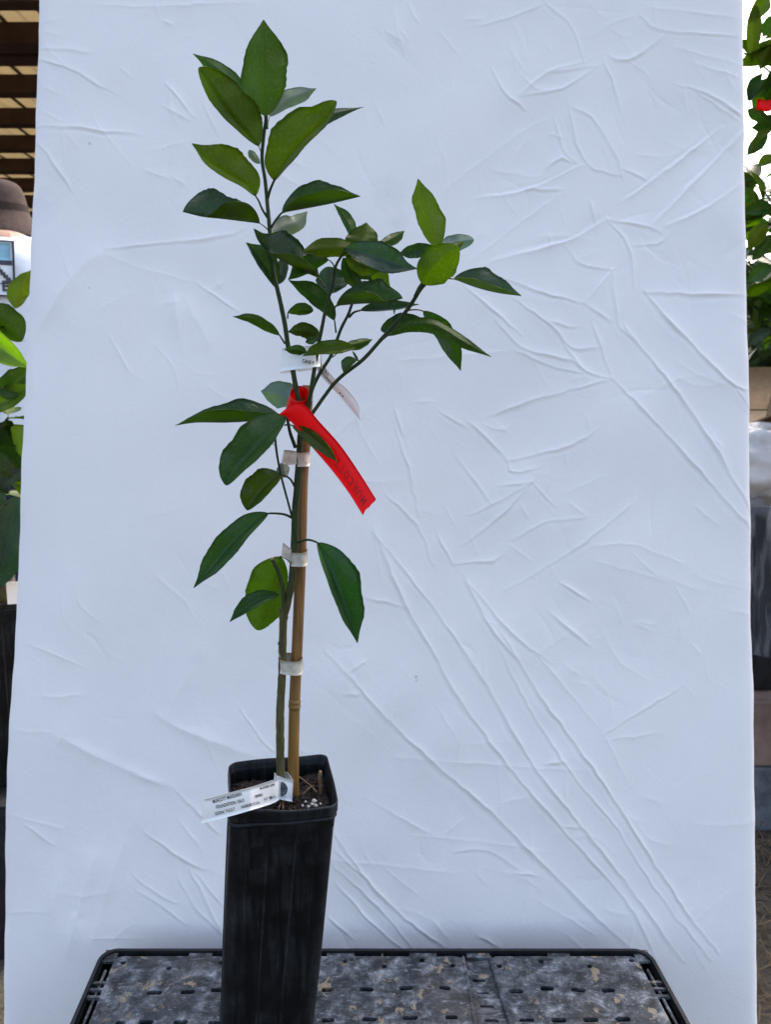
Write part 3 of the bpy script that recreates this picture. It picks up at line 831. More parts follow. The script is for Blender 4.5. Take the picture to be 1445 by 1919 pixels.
# ------------------------------------------------------------------ bamboo stake
def bamboo_mat():
    m, nt, p, out = newmat("bamboo")
    g = nt.nodes.new("ShaderNodeNewGeometry"); co = g.outputs[0]
    sp = nt.nodes.new("ShaderNodeSeparateXYZ"); nt.links.new(co, sp.inputs[0])
    f = noise(nt, scaled(nt, co, (1, 1, 0.03)), 520, 4, 0.6); b = noise(nt, scaled(nt, co, (1, 1, .4)), 40, 5, 0.6); s = noise(nt, co, 300, 4, .6)
    up = ramp(nt, f, [(0.25, (0.098, 0.042, 0.010)), (0.75, (0.31, 0.155, 0.044))])
    lo = ramp(nt, f, [(0.25, (0.13, 0.062, 0.011)), (0.75, (0.31, 0.165, 0.040))])
    k = ramp(nt, math_(nt, 'ADD', sp.outputs[2], math_(nt, 'MULTIPLY', b, .05)), [(0.455, 1.0), (0.475, 0.0)])   # paler internode below the joint
    c = mix(nt, k, up, lo)
    c = mix(nt, ramp(nt, b, [(0.5, 0.0), (0.72, 0.55)]), c, (0.030, 0.012, 0.005))
    c = mix(nt, ramp(nt, s, [(0.70, 0.0), (0.76, 0.6)]), c, (0.03, 0.015, 0.01))
    nt.links.new(c, p.inputs["Base Color"]); p.inputs["Roughness"].default_value = 0.42
    bump(nt, p, f, 0.25, 0.0006)
    return m
M['bamboo'] = bamboo_mat()
TY = 0.705      # the plane the little tree stands in
BY = 0.716      # the cane stands just behind it
def build_stake():
    q = [(577, 722), (573, 815), (567, 900), (563, 1058), (557, 1203), (552, 1314), (550, 1400), (549.5, 1464), (551, 1500), (552, 1540)]
    P = spline([at_y(x, y, BY) for x, y in q], 60)
    n = len(P)
    root = empty("bamboo_stake", (P[-1][0], P[-1][1], SOIL_Z))
    tag(root, "brown bamboo cane staked upright beside the trunk of the young tree", "stake")
    r = []
    zn = at_y(552, 1314, BY)[2]
    for k in range(n):
        base = np.interp(k / n, [0, 1], [.0050, .0057])
        r.append(base)
    tube("cane", P, r, M['bamboo'], root, 16)
    i = int(np.argmin(np.abs(P[:, 2] - zn)))
    T = (P[i + 1] - P[i - 1]); T /= np.linalg.norm(T)
    off = [-.006, -.004, -.0025, -.001, 0, .0008, .002, .0035, .006]; rr = [.00535, .0056, .0062, .0060, .0055, .0061, .0064, .0058, .00535]
    tube("cane_joint", [P[i] + T * o for o in off], rr, M['bamboo'], root, 16)
build_stake()

# ------------------------------------------------------------------ the young citrus tree
tree = empty("citrus_tree", at_y(527, 1500, TY))
tag(tree, "young citrus tree with glossy green leaves growing in the tall black pot", "tree")

def cropper(ox, oy, sc):
    return lambda p: (ox + p[0] / sc, oy + p[1] / sc)
P0 = cropper(0, 0, 1); P1 = cropper(310, 20, 3.6125); P2 = cropper(420, 320, 2.4914); P3 = cropper(310, 680, 3.4405); P4 = cropper(480, 800, 2.8214)
SCALE = {P0: 1.0, P1: 3.6125, P2: 2.4914, P3: 3.4405, P4: 2.8214}

def branch(name, crop, pts, w0, w1, y0=0.0, y1=0.0, rough=.04, n=None, parent=tree, YB=TY, mat=None, knots=0.0, sides=10):
    """A limb through pixel points; widths in crop pixels, y0/y1 metres behind the tree's plane."""
    q = [crop(p) for p in pts]
    m = len(q)
    A = [at_y(x, y, YB + y0 + (y1 - y0) * i / (m - 1)) for i, (x, y) in enumerate(q)]
    n = n or max(6, 5 * m)
    S = spline(A, n)
    k = depth(S[0]) / FOC / SCALE[crop] / 2
    r = np.linspace(w0, w1, n) * k
    if knots: r = r * (1 + knots * np.sin(np.linspace(0, 7 * m, n)) * rng.uniform(.4, 1, n))
    return tube(name, S, r, mat or M['stem'], parent, sides, rough)

def profile(s, pk, tip):
    s = np.asarray(s)
    a = np.sin(np.pi / 2 * np.clip(s / pk, 0, 1)) ** 0.66
    b = np.cos(np.pi / 2 * np.clip((s - pk) / (1 - pk), 0, 1)) ** {'n': 0.74, 'b': 0.58, 'a': 1.15}[tip]
    w = np.where(s < pk, a, b)
    if tip == 'n': w = w * (1 - .42 * sstep(.76, .98, s)) 
    if tip == 'a': w = w * (1 - .25 * sstep(.70, .97, s))
    return np.maximum(w, .012)

def leaf_geo(Mid, El, Er, th, ph, cren=.03):
    """Two-sided leaf blade of real thickness; Mid, El(q), Er(q) are (n,3) midrib and callables for the two halves."""
    n = len(Mid); nv = 5
    rows = []
    for q in np.linspace(-1, 1, 2 * nv + 1):
        rows.append(El(-q) if q < 0 else (Er(q) if q > 0 else Mid))
    G = np.stack(rows, axis=1)                  # n, m, 3
    m = G.shape[1]
    du = np.gradient(G, axis=0); dv = np.gradient(G, axis=1)
    Nn = np.cross(du, dv); Nn /= np.linalg.norm(Nn, axis=-1, keepdims=True) + 1e-12
    return G, Nn

def leaf_mesh(name, G, Nn, th, flip):
    n, m = G.shape[:2]
    A = G + Nn * th / 2; B = G - Nn * th / 2
    V = np.vstack((A.reshape(-1, 3), B.reshape(-1, 3)))
    F, mi, uvs = [], [], []
    U = np.linspace(0, 1, n); W = np.linspace(0, 1, m)
    o = n * m
    for i in range(n - 1):
        for j in range(m - 1):
            a, b, c, d = i * m + j, i * m + j + 1, (i + 1) * m + j + 1, (i + 1) * m + j
            q = [(U[i], W[j]), (U[i], W[j + 1]), (U[i + 1], W[j + 1]), (U[i + 1], W[j])]
            F.append((a, d, c, b)); mi.append(1 if flip else 0); uvs += [q[0], q[3], q[2], q[1]]
            F.append((o + a, o + b, o + c, o + d)); mi.append(0 if flip else 1); uvs += q
    edge = [i * m for i in range(n)] + [(n - 1) * m + j for j in range(1, m)] + [i * m + m - 1 for i in range(n - 2, -1, -1)] + [j for j in range(m - 2, 0, -1)]
    L = len(edge)
    for k in range(L):
        a, b = edge[k], edge[(k + 1) % L]
        F.append((a, b, o + b, o + a)); mi.append(1)
        for t in (a, b, b, a): uvs.append((U[t // m], W[t % m]))
    return V, F, mi, uvs

COL = {'o': (0.051, 0.084, 0.0040), 'O': (0.063, 0.102, 0.0050), 'g': (0.034, 0.072, 0.0075), 'd': (0.033, 0.074, 0.022), 't': (0.034, 0.062, 0.036),
       'p': (0.088, 0.118, 0.124), 'y': (0.11, 0.16, 0.018), 'q': (0.075, 0.105, 0.085)}  # t (teal) and p (pale): sky reflection put into the leaf colour
nleaf = [0]

def leaf(crop, pts, wl, wr, color, y0=0.0, y1=0.0, face='l', tip='n', pkl=.42, pkr=.42, arch=0.0, stalk=None, sy=0.0, YB=TY, parent=tree, cren=.017, wave=1.0, sw=9, deep=1.06, nf=None):
    """pts: base .. tip in crop pixels. wl / wr: how far the two halves reach to the left / right of base->tip on screen (negative: folded over the other half).
    y0, y1: metres behind the tree's plane at base and tip; the blade keeps its true width, the rest of it goes into depth."""
    nleaf[0] += 1
    if parent is tree and min(abs(wl), abs(wr)) > 10: wl, wr, wave = wl * 1.10, wr * 1.10, 1.7
    sc = SCALE[crop]
    q = np.array([crop(p) for p in pts]); m = len(q)
    n = 33
    tt = np.linspace(0, 1, n); s = .5 * tt + .5 * (1 - np.cos(np.pi * tt)) / 2; s = np.where(tt > .5, s * .35 + .65 * (.5 + .5 * np.sin(np.pi * (tt - .5))), s)
    S9 = spline(q, 200); S2 = np.stack([np.interp(s, np.linspace(0, 1, 200), S9[:, k]) for k in (0, 1)], axis=1)
    Yv = YB + y0 + (y1 - y0) * s - arch * np.sin(np.pi * s)
    Mid = np.array([at_y(x, y, yy) for (x, y), yy in zip(S2, Yv)])
    t = np.gradient(S2, axis=0); t /= np.linalg.norm(t, axis=1)[:, None]
    Ln = np.stack((t[:, 1], -t[:, 0]), axis=1)           # left of travel, image axes
    dz = np.array([depth(p) for p in Mid]) / FOC         # metres per photo pixel there
    L3 = Ln[:, 0:1] * RT - Ln[:, 1:2] * UP
    W = deep * max(abs(wl), abs(wr)) / sc
    fold = wl < 0 or wr < 0
    ph = rng.uniform(0, 6.3)
    def half(w, sign, pk):
        w = w / sc
        z = math.sqrt(max(W * W - w * w, 0)) 
        z = min(z, 1.35 * max(abs(wl), abs(wr)) / sc)
        if fold: zs = -1 if w < 0 else 1
        else: zs = -1 if face == 'u' else 1
        pr = profile(s, pk * rng.uniform(.9, 1.1), tip)
        pr = pr * (1 + .07 * np.sin(2 * np.pi * 1.3 * s + rng.uniform(0, 6.3)) * np.sin(np.pi * s) + .035 * np.sin(2 * np.pi * 3.3 * s + rng.uniform(0, 6.3)) * np.sin(np.pi * s))
        if w < 0 and nf: pr = pr * (1 - sstep(nf[0], nf[1], s))
        jag = 1 + cren * (np.sin(2 * np.pi * 13 * s + ph + sign) + .6 * np.sin(2 * np.pi * 21 * s + 2 * ph)) * sstep(.12, .35, s) * (1 - sstep(.93, 1, s))
        und = wave * (np.sin(2 * np.pi * (1.7 * s) + ph + sign * 1.3) * .09 + np.sin(2 * np.pi * 4.1 * s + ph * 2 + sign) * .035) * W
        def E(qv):
            lat = sign * w * pr * jag * qv
            dep = zs * z * pr * qv + und * qv * qv * pr + (.16 * W * pr * qv * (1 - qv)) * (-1 if face == 'u' else 1)
            edge = Mid + L3 * (lat * dz)[:, None]
            rr = edge - CAM; rr = rr / (rr @ FW)[:, None]          # depth is taken along the line of sight, so the outline keeps its place
            return edge + rr * (dep * dz)[:, None]
        return E
    G, Nn = leaf_geo(Mid, half(wl, 1, pkl), half(wr, -1, pkr), 0, ph)
    V, F, mi, uvs = leaf_mesh("leaf", G, Nn, .00042, False)
    # which layer is the upper side: for the ordinary orientation layer A faces away from or to the camera
    k = n // 2
    toward = np.dot(np.cross(Mid[k + 1] - Mid[k - 1], -L3[k]), -FW) > 0      # layer A (along +N) faces the camera where a half lies open
    up_is_A = (face == 'u') == bool(toward)
    if not up_is_A: mi = [1 - x if i < 2 * (n - 1) * (G.shape[1] - 1) else x for i, x in enumerate(mi)]
    o = mk("leaf", V, F, [M['leaf_up'], M['leaf_lo']], parent, origin=Mid[0], matidx=mi)
    uvl = o.data.uv_layers.new(name="UVMap")
    uvl.data.foreach_set("uv", np.array(uvs).ravel())
    c = COL[color]; j = rng.uniform(.82, 1.22); h = rng.uniform(.90, 1.12)
    o.color = (c[0] * j * h, c[1] * j, c[2] * j / h, 0 if fold else 1)
    if stalk:
        qs = [crop(p) for p in stalk] + [tuple(q[0])]
        ms = len(qs)
        A = [at_y(x, y, YB + sy + (y0 - sy) * i / (ms - 1)) for i, (x, y) in enumerate(qs)]
        A.append(Mid[2])
        A = spline(A, 12)
        kk = depth(A[0]) / FOC / SCALE[crop] / 2
        V, F = tube_geo(A, np.linspace(sw, sw * .62, 12) * kk, 7)
        mk("petiole", V, F, M['stem'], o)
    return o

# limbs -------------------------------------------------------------
branch("trunk", P0, [(527, 1506), (526, 1459), (525, 1402), (525, 1332), (528.5, 1261), (529.6, 1207), (531, 1160), (536, 1140), (545, 1100), (549.5, 1058), (552, 1010), (553, 960), (557, 912), (560, 870), (563, 822), (566, 790), (575, 765), (580, 750)],
       16.2, 11.5, 0.0, -.004, .05, 90, knots=.03, sides=14)
for (x, y, w) in ((531, 1157, 19), (530, 1143, 15), (529, 1206, 18)):
    c = at_y(x, y, TY)
    tube("trunk_knot", [c + np.array((0, 0, z)) for z in (-.0035, -.0015, 0, .0015, .0035)], np.array((.55, .9, 1.0, .9, .55)) * w / 2 * .71 / FOC, M['stem'], tree, 12, .08)
branch("pruned_stub", P3, [(762, 1640), (765, 1590), (755, 1450), (722, 1335), (685, 1262)], 34, 24, 0.0, -.008, .06, 26)
branch("cut_face", P3, [(688, 1266), (683, 1258)], 25, 24, -.008, -.0085, 0, 4, mat=M['cut'])
branch("branch", P3, [(815, 990), (785, 880), (748, 740), (722, 610), (708, 500), (708, 425)], 14, 15, -.002, -.012)
branch("branch", P0, [(578, 752), (572, 770), (562, 755), (556, 735), (548, 690), (540, 650), (534, 610), (526, 570), (518, 535), (512.5, 512), (506, 440), (503, 405), (500, 372), (497, 340), (495.5, 330), (491, 297), (494, 255), (498, 226)], 10.5, 6, -.004, -.004, .05, 80)
branch("branch", P2, [(380, 1135), (390, 1085), (405, 1030), (430, 870), (455, 740), (480, 620), (505, 540), (520, 450), (540, 410), (560, 380)], 23, 11, -.004, -.030)
branch("branch", P2, [(395, 1080), (415, 1010), (450, 940), (500, 860), (545, 740), (580, 670), (598, 620), (640, 520)], 19, 12, 0, .012)
branch("branch", P2, [(395, 1150), (410, 1135), (500, 1010), (560, 950), (650, 880), (740, 780), (830, 680), (865, 635), (900, 580), (932, 515)], 17, 18, -.002, -.012)
branch("shoot_tip", P2, [(893, 590), (915, 550), (940, 520)], 22, 30, -.0125, -.014)
branch("shoot_tip", P1, [(684, 800), (682, 745), (680, 712)], 24, 28, -.004, -.004)

# leaves of the leading shoot ------------------------------------------
leaf(P1, [(682, 715), (664, 560), (655, 380), (660, 180), (664, 62)], 128, 158, 'o', -.010, .012, 'l', 'n', .46, .44, .004, [(682, 760)], -.004)
leaf(P1, [(615, 655), (520, 555), (400, 440), (290, 355), (185, 292)], 60, 55, 'g', .012, .045, 'l', 'n', stalk=[(655, 760), (640, 710)], sy=0)
leaf(P1, [(632, 918), (520, 790), (420, 672), (320, 530), (225, 385)], 52, 165, 'o', -.014, -.045, 'l', 'b', .60, .45, .004, [(652, 1040), (648, 970)], -.004)
leaf(P1, [(705, 715), (790, 630), (900, 575), (1020, 528)], 62, 52, 'p', .012, .050, 'l', 'n', .40, .55, stalk=[(690, 790)], sy=0)
leaf(P1, [(735, 1152), (800, 1035), (930, 870), (1070, 745), (1158, 612)], 178, 42, 'o', -.012, -.045, 'l', 'b', .42, .5, .004, [(690, 1275), (708, 1215)], -.004, sw=22)
leaf(P1, [(770, 870), (900, 810), (1100, 715), (1342, 652)], 34, 44, 't', .014, .050, 'l', 'a', .6, .5)
leaf(P1, [(610, 1255), (540, 1170), (420, 1095), (290, 1010), (178, 900)], 38, 150, 'O', -.006, -.030, 'l', 'n', .45, .48, .003, [(690, 1400), (655, 1345), (632, 1290)], -.004, sw=18)
leaf(P1, [(638, 1440), (520, 1425), (380, 1408), (250, 1395), (116, 1362)], -118, 172, 't', -.010, -.022, 'u', 'b', .24, .66, .0, [(704, 1495), (670, 1462)], -.004, nf=(.38, .74))
leaf(P1, [(788, 1368), (930, 1342), (1120, 1305), (1320, 1257)], 148, -92, 'd', -.010, -.030, 'u', 'n', .42, .50, 0, [(715, 1470), (745, 1420)], -.004, sw=18)
leaf(P1, [(640, 1035), (605, 1000), (566, 945)], 26, 24, 'q', 0, .012, 'l', 'b', .6, .6)
leaf(P1, [(655, 745), (610, 722), (566, 722)], 24, 30, 'q', .01, .03, 'l', 'b', .5, .5)
leaf(P1, [(612, 1240), (605, 1190), (592, 1130)], 8, 14, 'd', .004, .006, 'l', 'n')
# middle of the plant ------------------------------------------------------
leaf(P2, [(225, 290), (270, 262), (330, 245), (388, 190)], 42, 44, 'p', .012, .045, 'l', 'n', .35, .5)
leaf(P2, [(440, 500), (330, 452), (215, 388), (160, 330), (136, 270)], -48, 118, 't', -.020, -.058, 'u', 'n', .28, .52, 0, [(470, 545)], -.02, nf=(.35, .72))
leaf(P2, [(243, 548), (200, 468), (150, 395), (102, 335)], 18, 62, 't', .008, -.012, 'u', 'n', .5, .5)
leaf(P2, [(250, 530), (272, 490), (288, 400)], 40, 18, 't', .012, .03, 'u', 'b', .5, .5, stalk=[(242, 545)])
leaf(P2, [(640, 372), (580, 366), (500, 362), (420, 368), (358, 380)], 38, 46, 'o', -.022, -.050, 'l', 'n', .45, .45, stalk=[(560, 385)], sy=-.03)
leaf(P2, [(487, 415), (430, 430), (370, 465), (298, 510)], 24, 52, 'g', -.028, -.035, 'l', 'n', .45, .45, stalk=[(519, 462), (508, 435)], sy=-.027, sw=8)
leaf(P2, [(612, 330), (585, 270), (555, 215), (513, 156)], 14, 34, 'g', .012, .040, 'l', 'n', .35, .4)
leaf(P2, [(648, 380), (650, 330), (664, 242)], 72, 62, 'o', .002, .020, 'l', 'n', .40, .45)
leaf(P2, [(560, 345), (610, 340), (680, 372)], 30, 24, 'd', .016, .025, 'u', 'n')
leaf(P2, [(720, 345), (780, 320), (842, 281)], 20, 30, 'g', .012, .03, 'l', 'n', .45, .55)
leaf(P2, [(565, 362), (650, 382), (770, 425), (840, 448), (908, 458)], 68, 52, 't', -.032, -.062, 'u', 'a', .50, .48, 0, [(548, 400)], -.03)
leaf(P2, [(975, 352), (900, 372), (815, 388)], 34, 30, 't', .010, .030, 'u', 'n', .4, .5)
leaf(P2, [(568, 398), (640, 435), (736, 470)], 28, 46, 'o', -.026, -.034, 'l', 'n', .45, .5)
leaf(P2, [(570, 395), (620, 450), (690, 512)], 40, 32, 'g', -.020, -.010, 'l', 'n', .5, .5)
leaf(P2, [(580, 400), (680, 455), (775, 545)], 58, 46, 'O', -.010, .020, 'l', 'n', .5, .5)
leaf(P2, [(556, 405), (580, 480), (645, 565)], 42, 26, 'd', -.014, .006, 'l', 'n', .5, .5)
leaf(P2, [(486, 576), (488, 520), (484, 448)], 50, 84, 't', .004, .020, 'l', 'b', .5, .58)
leaf(P2, [(524, 630), (640, 620), (760, 617), (834, 596)], 102, -54, 'd', -.018, -.036, 'u', 'b', .60, .30, 0, [(505, 662), (512, 645)], -.014, sw=12, nf=(.45, .85))
leaf(P2, [(636, 652), (740, 645), (840, 635), (910, 624)], 38, 10, 't', .008, .030, 'u', 'n', .40, .4, stalk=[(582, 685), (605, 662)], sy=.006, sw=13)
leaf(P2, [(515, 698), (470, 640), (400, 575), (302, 512)], 26, 52, 'g', -.004, -.010, 'l', 'n', .5, .45, 0, [(522, 755)], .004)
leaf(P2, [(298, 662), (350, 650), (416, 652)], 30, 22, 'o', -.006, -.012, 'l', 'b', .60, .60, stalk=[(296, 690)], sy=-.004, sw=8)
leaf(P2, [(258, 767), (195, 725), (120, 692), (40, 681)], 20, 26, 'g', -.006, -.028, 'l', 'n', .42, .45, stalk=[(284, 808)], sy=-.004, sw=10)
leaf(P2, [(435, 765), (370, 748), (296, 752)], 24, 34, 'o', -.008, -.020, 'l', 'n', .5, .5)
leaf(P2, [(445, 785), (400, 745), (340, 716)], 42, 26, 't', .000, -.006, 'u', 'b', .5, .5)
leaf(P2, [(440, 770), (410, 790), (380, 800)], 18, 16, 'd', -.012, -.02, 'u', 'b')
leaf(P2, [(612, 826), (540, 828), (450, 838), (366, 865)], 22, 40, 'o', -.022, -.046, 'u', 'n', .40, .55)
leaf(P2, [(388, 850), (340, 840), (280, 834)], 18, 24, 'g', -.02, -.036, 'l', 'n', .5, .45)
leaf(P2, [(560, 820), (630, 806), (692, 788)], 20, 26, 'g', .006, .02, 'l', 'n', .45, .45, stalk=[(505, 872), (530, 850)], sy=.004, sw=6)
leaf(P2, [(620, 884), (590, 905), (558, 948)], 8, 42, 'd', -.008, -.018, 'u', 'n', .5, .42, stalk=[(628, 886)], sy=-.006, sw=8)
leaf(P2, [(626, 886), (612, 862), (598, 840)], 6, 6, 'g', -.008, -.012, 'u', 'n')
# right-hand shoot
leaf(P2, [(998, 368), (970, 280), (945, 190), (906, 38)], 52, 66, 'O', -.012, .006, 'l', 'n', .58, .44)
leaf(P2, [(1000, 375), (1080, 340), (1166, 322)], 40, 36, 'p', .010, .040, 'l', 'b', .50, .5)
leaf(P2, [(1010, 385), (1070, 358), (1124, 328)], 16, 22, 'O', -.004, .01, 'l', 'n')
leaf(P2, [(925, 528), (965, 470), (1020, 415), (1092, 352)], 78, 84, 'O', -.018, -.046, 'l', 'b', .42, .42, .004)
leaf(P2, [(1072, 505), (1180, 545), (1280, 570), (1388, 584)], 86, -32, 't', -.012, -.032, 'u', 'n', .42, .35, 0, [(1000, 500)], -.016)
leaf(P2, [(762, 770), (870, 722), (980, 722), (1110, 795), (1248, 869)], 28, 36, 'g', -.016, -.046, 'l', 'n', .45, .45, 0, [(742, 785)], -.010, sw=12)
leaf(P2, [(930, 655), (1000, 725), (1060, 820), (1106, 934)], 46, 40, 'g', -.006, .006, 'u', 'n', .5, .5, 0, [(855, 652), (895, 648)], -.010, sw=9)
leaf(P2, [(935, 700), (840, 712), (732, 745)], 40, 44, 't', .006, .02, 'u', 'b', .5, .55)
leaf(P2, [(795, 672), (795, 650), (796, 620)], 4, 4, 'd', -.004, -.004, 'u', 'n')
# lower leaves ---------------------------------------------------------------
leaf(P3, [(745, 355), (600, 372), (400, 384), (200, 384), (60, 403)], -76, 126, 'd', -.014, -.030, 'u', 'a', .58, .36, 0)
leaf(P3, [(782, 345), (690, 432), (560, 570), (450, 690), (388, 790)], 56, 152, 'd', -.024, -.055, 'u', 'b', .45, .46, .006, [(838, 545), (805, 455), (790, 385)], -.006, sw=26)
leaf(P3, [(818, 404), (920, 460), (1020, 545), (1112, 642)], 36, 42, 'O', -.028, -.048, 'u', 'n', .45, .42, 0, [(770, 402), (790, 398)], -.02, sw=12)
leaf(P3, [(820, 260), (740, 210), (616, 182)], 75, 92, 'p', .014, .050, 'l', 'n', .40, .38)
leaf(P3, [(748, 720), (660, 785), (580, 870), (524, 950)], 42, 118, 'o', -.006, -.020, 'u', 'b', .45, .46, .003, [(836, 802), (800, 745)], -.004, sw=17)
leaf(P3, [(782, 738), (765, 700), (758, 640)], 40, 32, 'p', .008, .022, 'l', 'b', .5, .5)
leaf(P3, [(664, 970), (540, 1055), (420, 1170), (300, 1310), (180, 1452)], 54, 92, 'd', -.006, -.030, 'u', 'n', .50, .42, .004, [(820, 1000), (760, 975)], -.002, sw=19)
leaf(P3, [(742, 1248), (700, 1370), (655, 1540), (592, 1724)], 108, 148, 'O', .006, .012, 'l', 'b', .46, .46, 0, [(808, 1288), (780, 1262)], 0, sw=16)
leaf(P3, [(732, 1495), (620, 1520), (510, 1585), (412, 1670)], 32, 56, 'd', -.014, -.036, 'u', 'n', .45, .42, 0, [(776, 1498)], -.004, sw=7)
leaf(P3, [(978, 1158), (1050, 1300), (1140, 1520), (1238, 1806)], 140, 48, 'd', -.012, -.024, 'u', 'n', .48, .5, .004, [(858, 1156), (915, 1140)], -.004, sw=19)
leaf(P3, [(706, 535), (680, 512), (648, 497)], 3, 3, 'd', -.010, -.012, 'u', 'n')

# ------------------------------------------------------------------ ties, labels and ribbon
def paper_mat(name, c, dirt, trans=0.0, rough=.7):
    m, nt, p, out = newmat(name)
    co = objco(nt)
    f = noise(nt, co, 150, 5, .6); g = noise(nt, co, 500, 4, .6)
    cc = mix(nt, ramp(nt, f, [(.4, 0.0), (.75, dirt)]), c, (0.30, 0.25, 0.19))
    cc = mix(nt, ramp(nt, g, [(.62, 0.0), (.72, dirt * .8)]), cc, (0.16, 0.12, 0.09))
    nt.links.new(cc, p.inputs["Base Color"]); p.inputs["Roughness"].default_value = rough
    bump(nt, p, f, .2, .0004)
    if trans:
        tr = nt.nodes.new("ShaderNodeBsdfTranslucent"); nt.links.new(cc, tr.inputs[0])
        ms = N(nt, "ShaderNodeMixShader"); ms.inputs[0].default_value = trans
        nt.links.new(p.outputs[0], ms.inputs[1]); nt.links.new(tr.outputs[0], ms.inputs[2]); nt.links.new(ms.outputs[0], out.inputs[0])
    return m
M['tape'] = paper_mat("tie tape", (0.60, 0.54, 0.43), .7, .1)
M['paper'] = paper_mat("label stock", (0.88, 0.86, 0.82), .03, .06, .5)
M['ink'] = simple("black print", (0.015, 0.015, 0.016), .6, .3, .2, 300, 0)
M['red'] = paper_mat("red flagging tape", (0.86, 0.004, 0.006), .0, .30, .38)
M['red'].node_tree.nodes["Principled BSDF"].inputs["Specular IOR Level"].default_value = .22
M['redink'] = simple("marker on red tape", (0.38, 0.004, 0.005), .6, .3, .3, 300, 0)

def solid_strip(name, G, mat, parent=None, th=.0003, origin=None):
    """G: (n, m, 3) grid of a thin sheet, given real thickness."""
    n, m = G.shape[:2]
    du = np.gradient(G, axis=0); dv = np.gradient(G, axis=1)
    Nn = np.cross(du, dv); Nn /= np.linalg.norm(Nn, axis=-1, keepdims=True) + 1e-12
    V, F, mi, uv = leaf_mesh(name, G, Nn, th, False)
    return mk(name, V, F, mat, parent, origin)

def strip_grid(A, B, crop, Ya, Yb, YB, n=30, m=7, bow=0.0):
    a = spline([crop(p) for p in A], n); b = spline([crop(p) for p in B], n)
    def along(P, Yv):
        q = np.array([crop(p) for p in P]); cum = np.concatenate(([0], np.cumsum(np.linalg.norm(np.diff(q, axis=0), axis=1))))
        return np.interp(np.linspace(0, 1, n), cum / cum[-1], Yv if len(Yv) == len(P) else np.interp(np.linspace(0, 1, len(P)), np.linspace(0, 1, len(Yv)), Yv))
    ya = along(A, Ya); yb = along(B, Yb)
    G = np.zeros((n, m, 3))
    for i in range(n):
        for j in range(m):
            t = j / (m - 1)
            p = a[i] * (1 - t) + b[i] * t
            G[i, j] = at_y(p[0], p[1], YB + ya[i] * (1 - t) + yb[i] * t - bow * math.sin(math.pi * t))
    return G

def tie(x0, x1, y0, y1, tail, label, slant=0.0):
    """A paper tape loop round trunk and cane: pixel box of its front, plus a free tail."""
    xc, hw = (x0 + x1) / 2, (x1 - x0) / 2
    n = 40; m = 5
    c = at_y(xc, (y0 + y1) / 2, TY + .005)
    k = depth(c) / FOC
    root = empty("tie_tape", c)
    tag(root, label, "plant tie", "tape ties holding the trunk to the cane")
    G = np.zeros((n, m, 3))
    h = (y1 - y0) * k
    for i in range(n):
        a = 2 * math.pi * i / (n - 1)
        ex = math.copysign(abs(math.cos(a)) ** .75, math.cos(a)) * hw * k
        ey = math.copysign(abs(math.sin(a)) ** .75, math.sin(a)) * .0125
        for j in range(m):
            G[i, j] = c + np.array((ex, ey + .0004 * math.sin(3 * a + j), (j / (m - 1) - .5) * h + ex * slant))
    solid_strip("loop", G, M['tape'], root, .0003)
    if tail:
        A, B, Y = tail
        G = strip_grid(A, B, P0, Y, Y, TY, 12, 5, .0005)
        solid_strip("tail", G, M['tape'], root, .0003)
tie(555, 580.5, 846.5, 872.5, ([(556, 846), (545, 844), (532, 843)], [(556, 870), (540, 871), (527.5, 868)], [-.007, -.010, -.013]), "off white tape tie nearest the red ribbon, its short tail sticking out", 0.02)
tie(543.5, 576, 1031, 1057, ([(547, 1030), (538, 1023), (530, 1017)], [(546, 1055), (536, 1047), (527, 1043)], [-.004, -.007, -.010]), "off white tape tie midway down the cane beside the drooping leaf", -.02)
tie(522.5, 567, 1231, 1257.5, ([(533, 1226), (524, 1228), (520, 1216)], [(533, 1232), (525, 1234), (521, 1224)], [0.0, -.004, -.006]), "lowest off white tape tie, just above the pale joint of the cane", -.10)

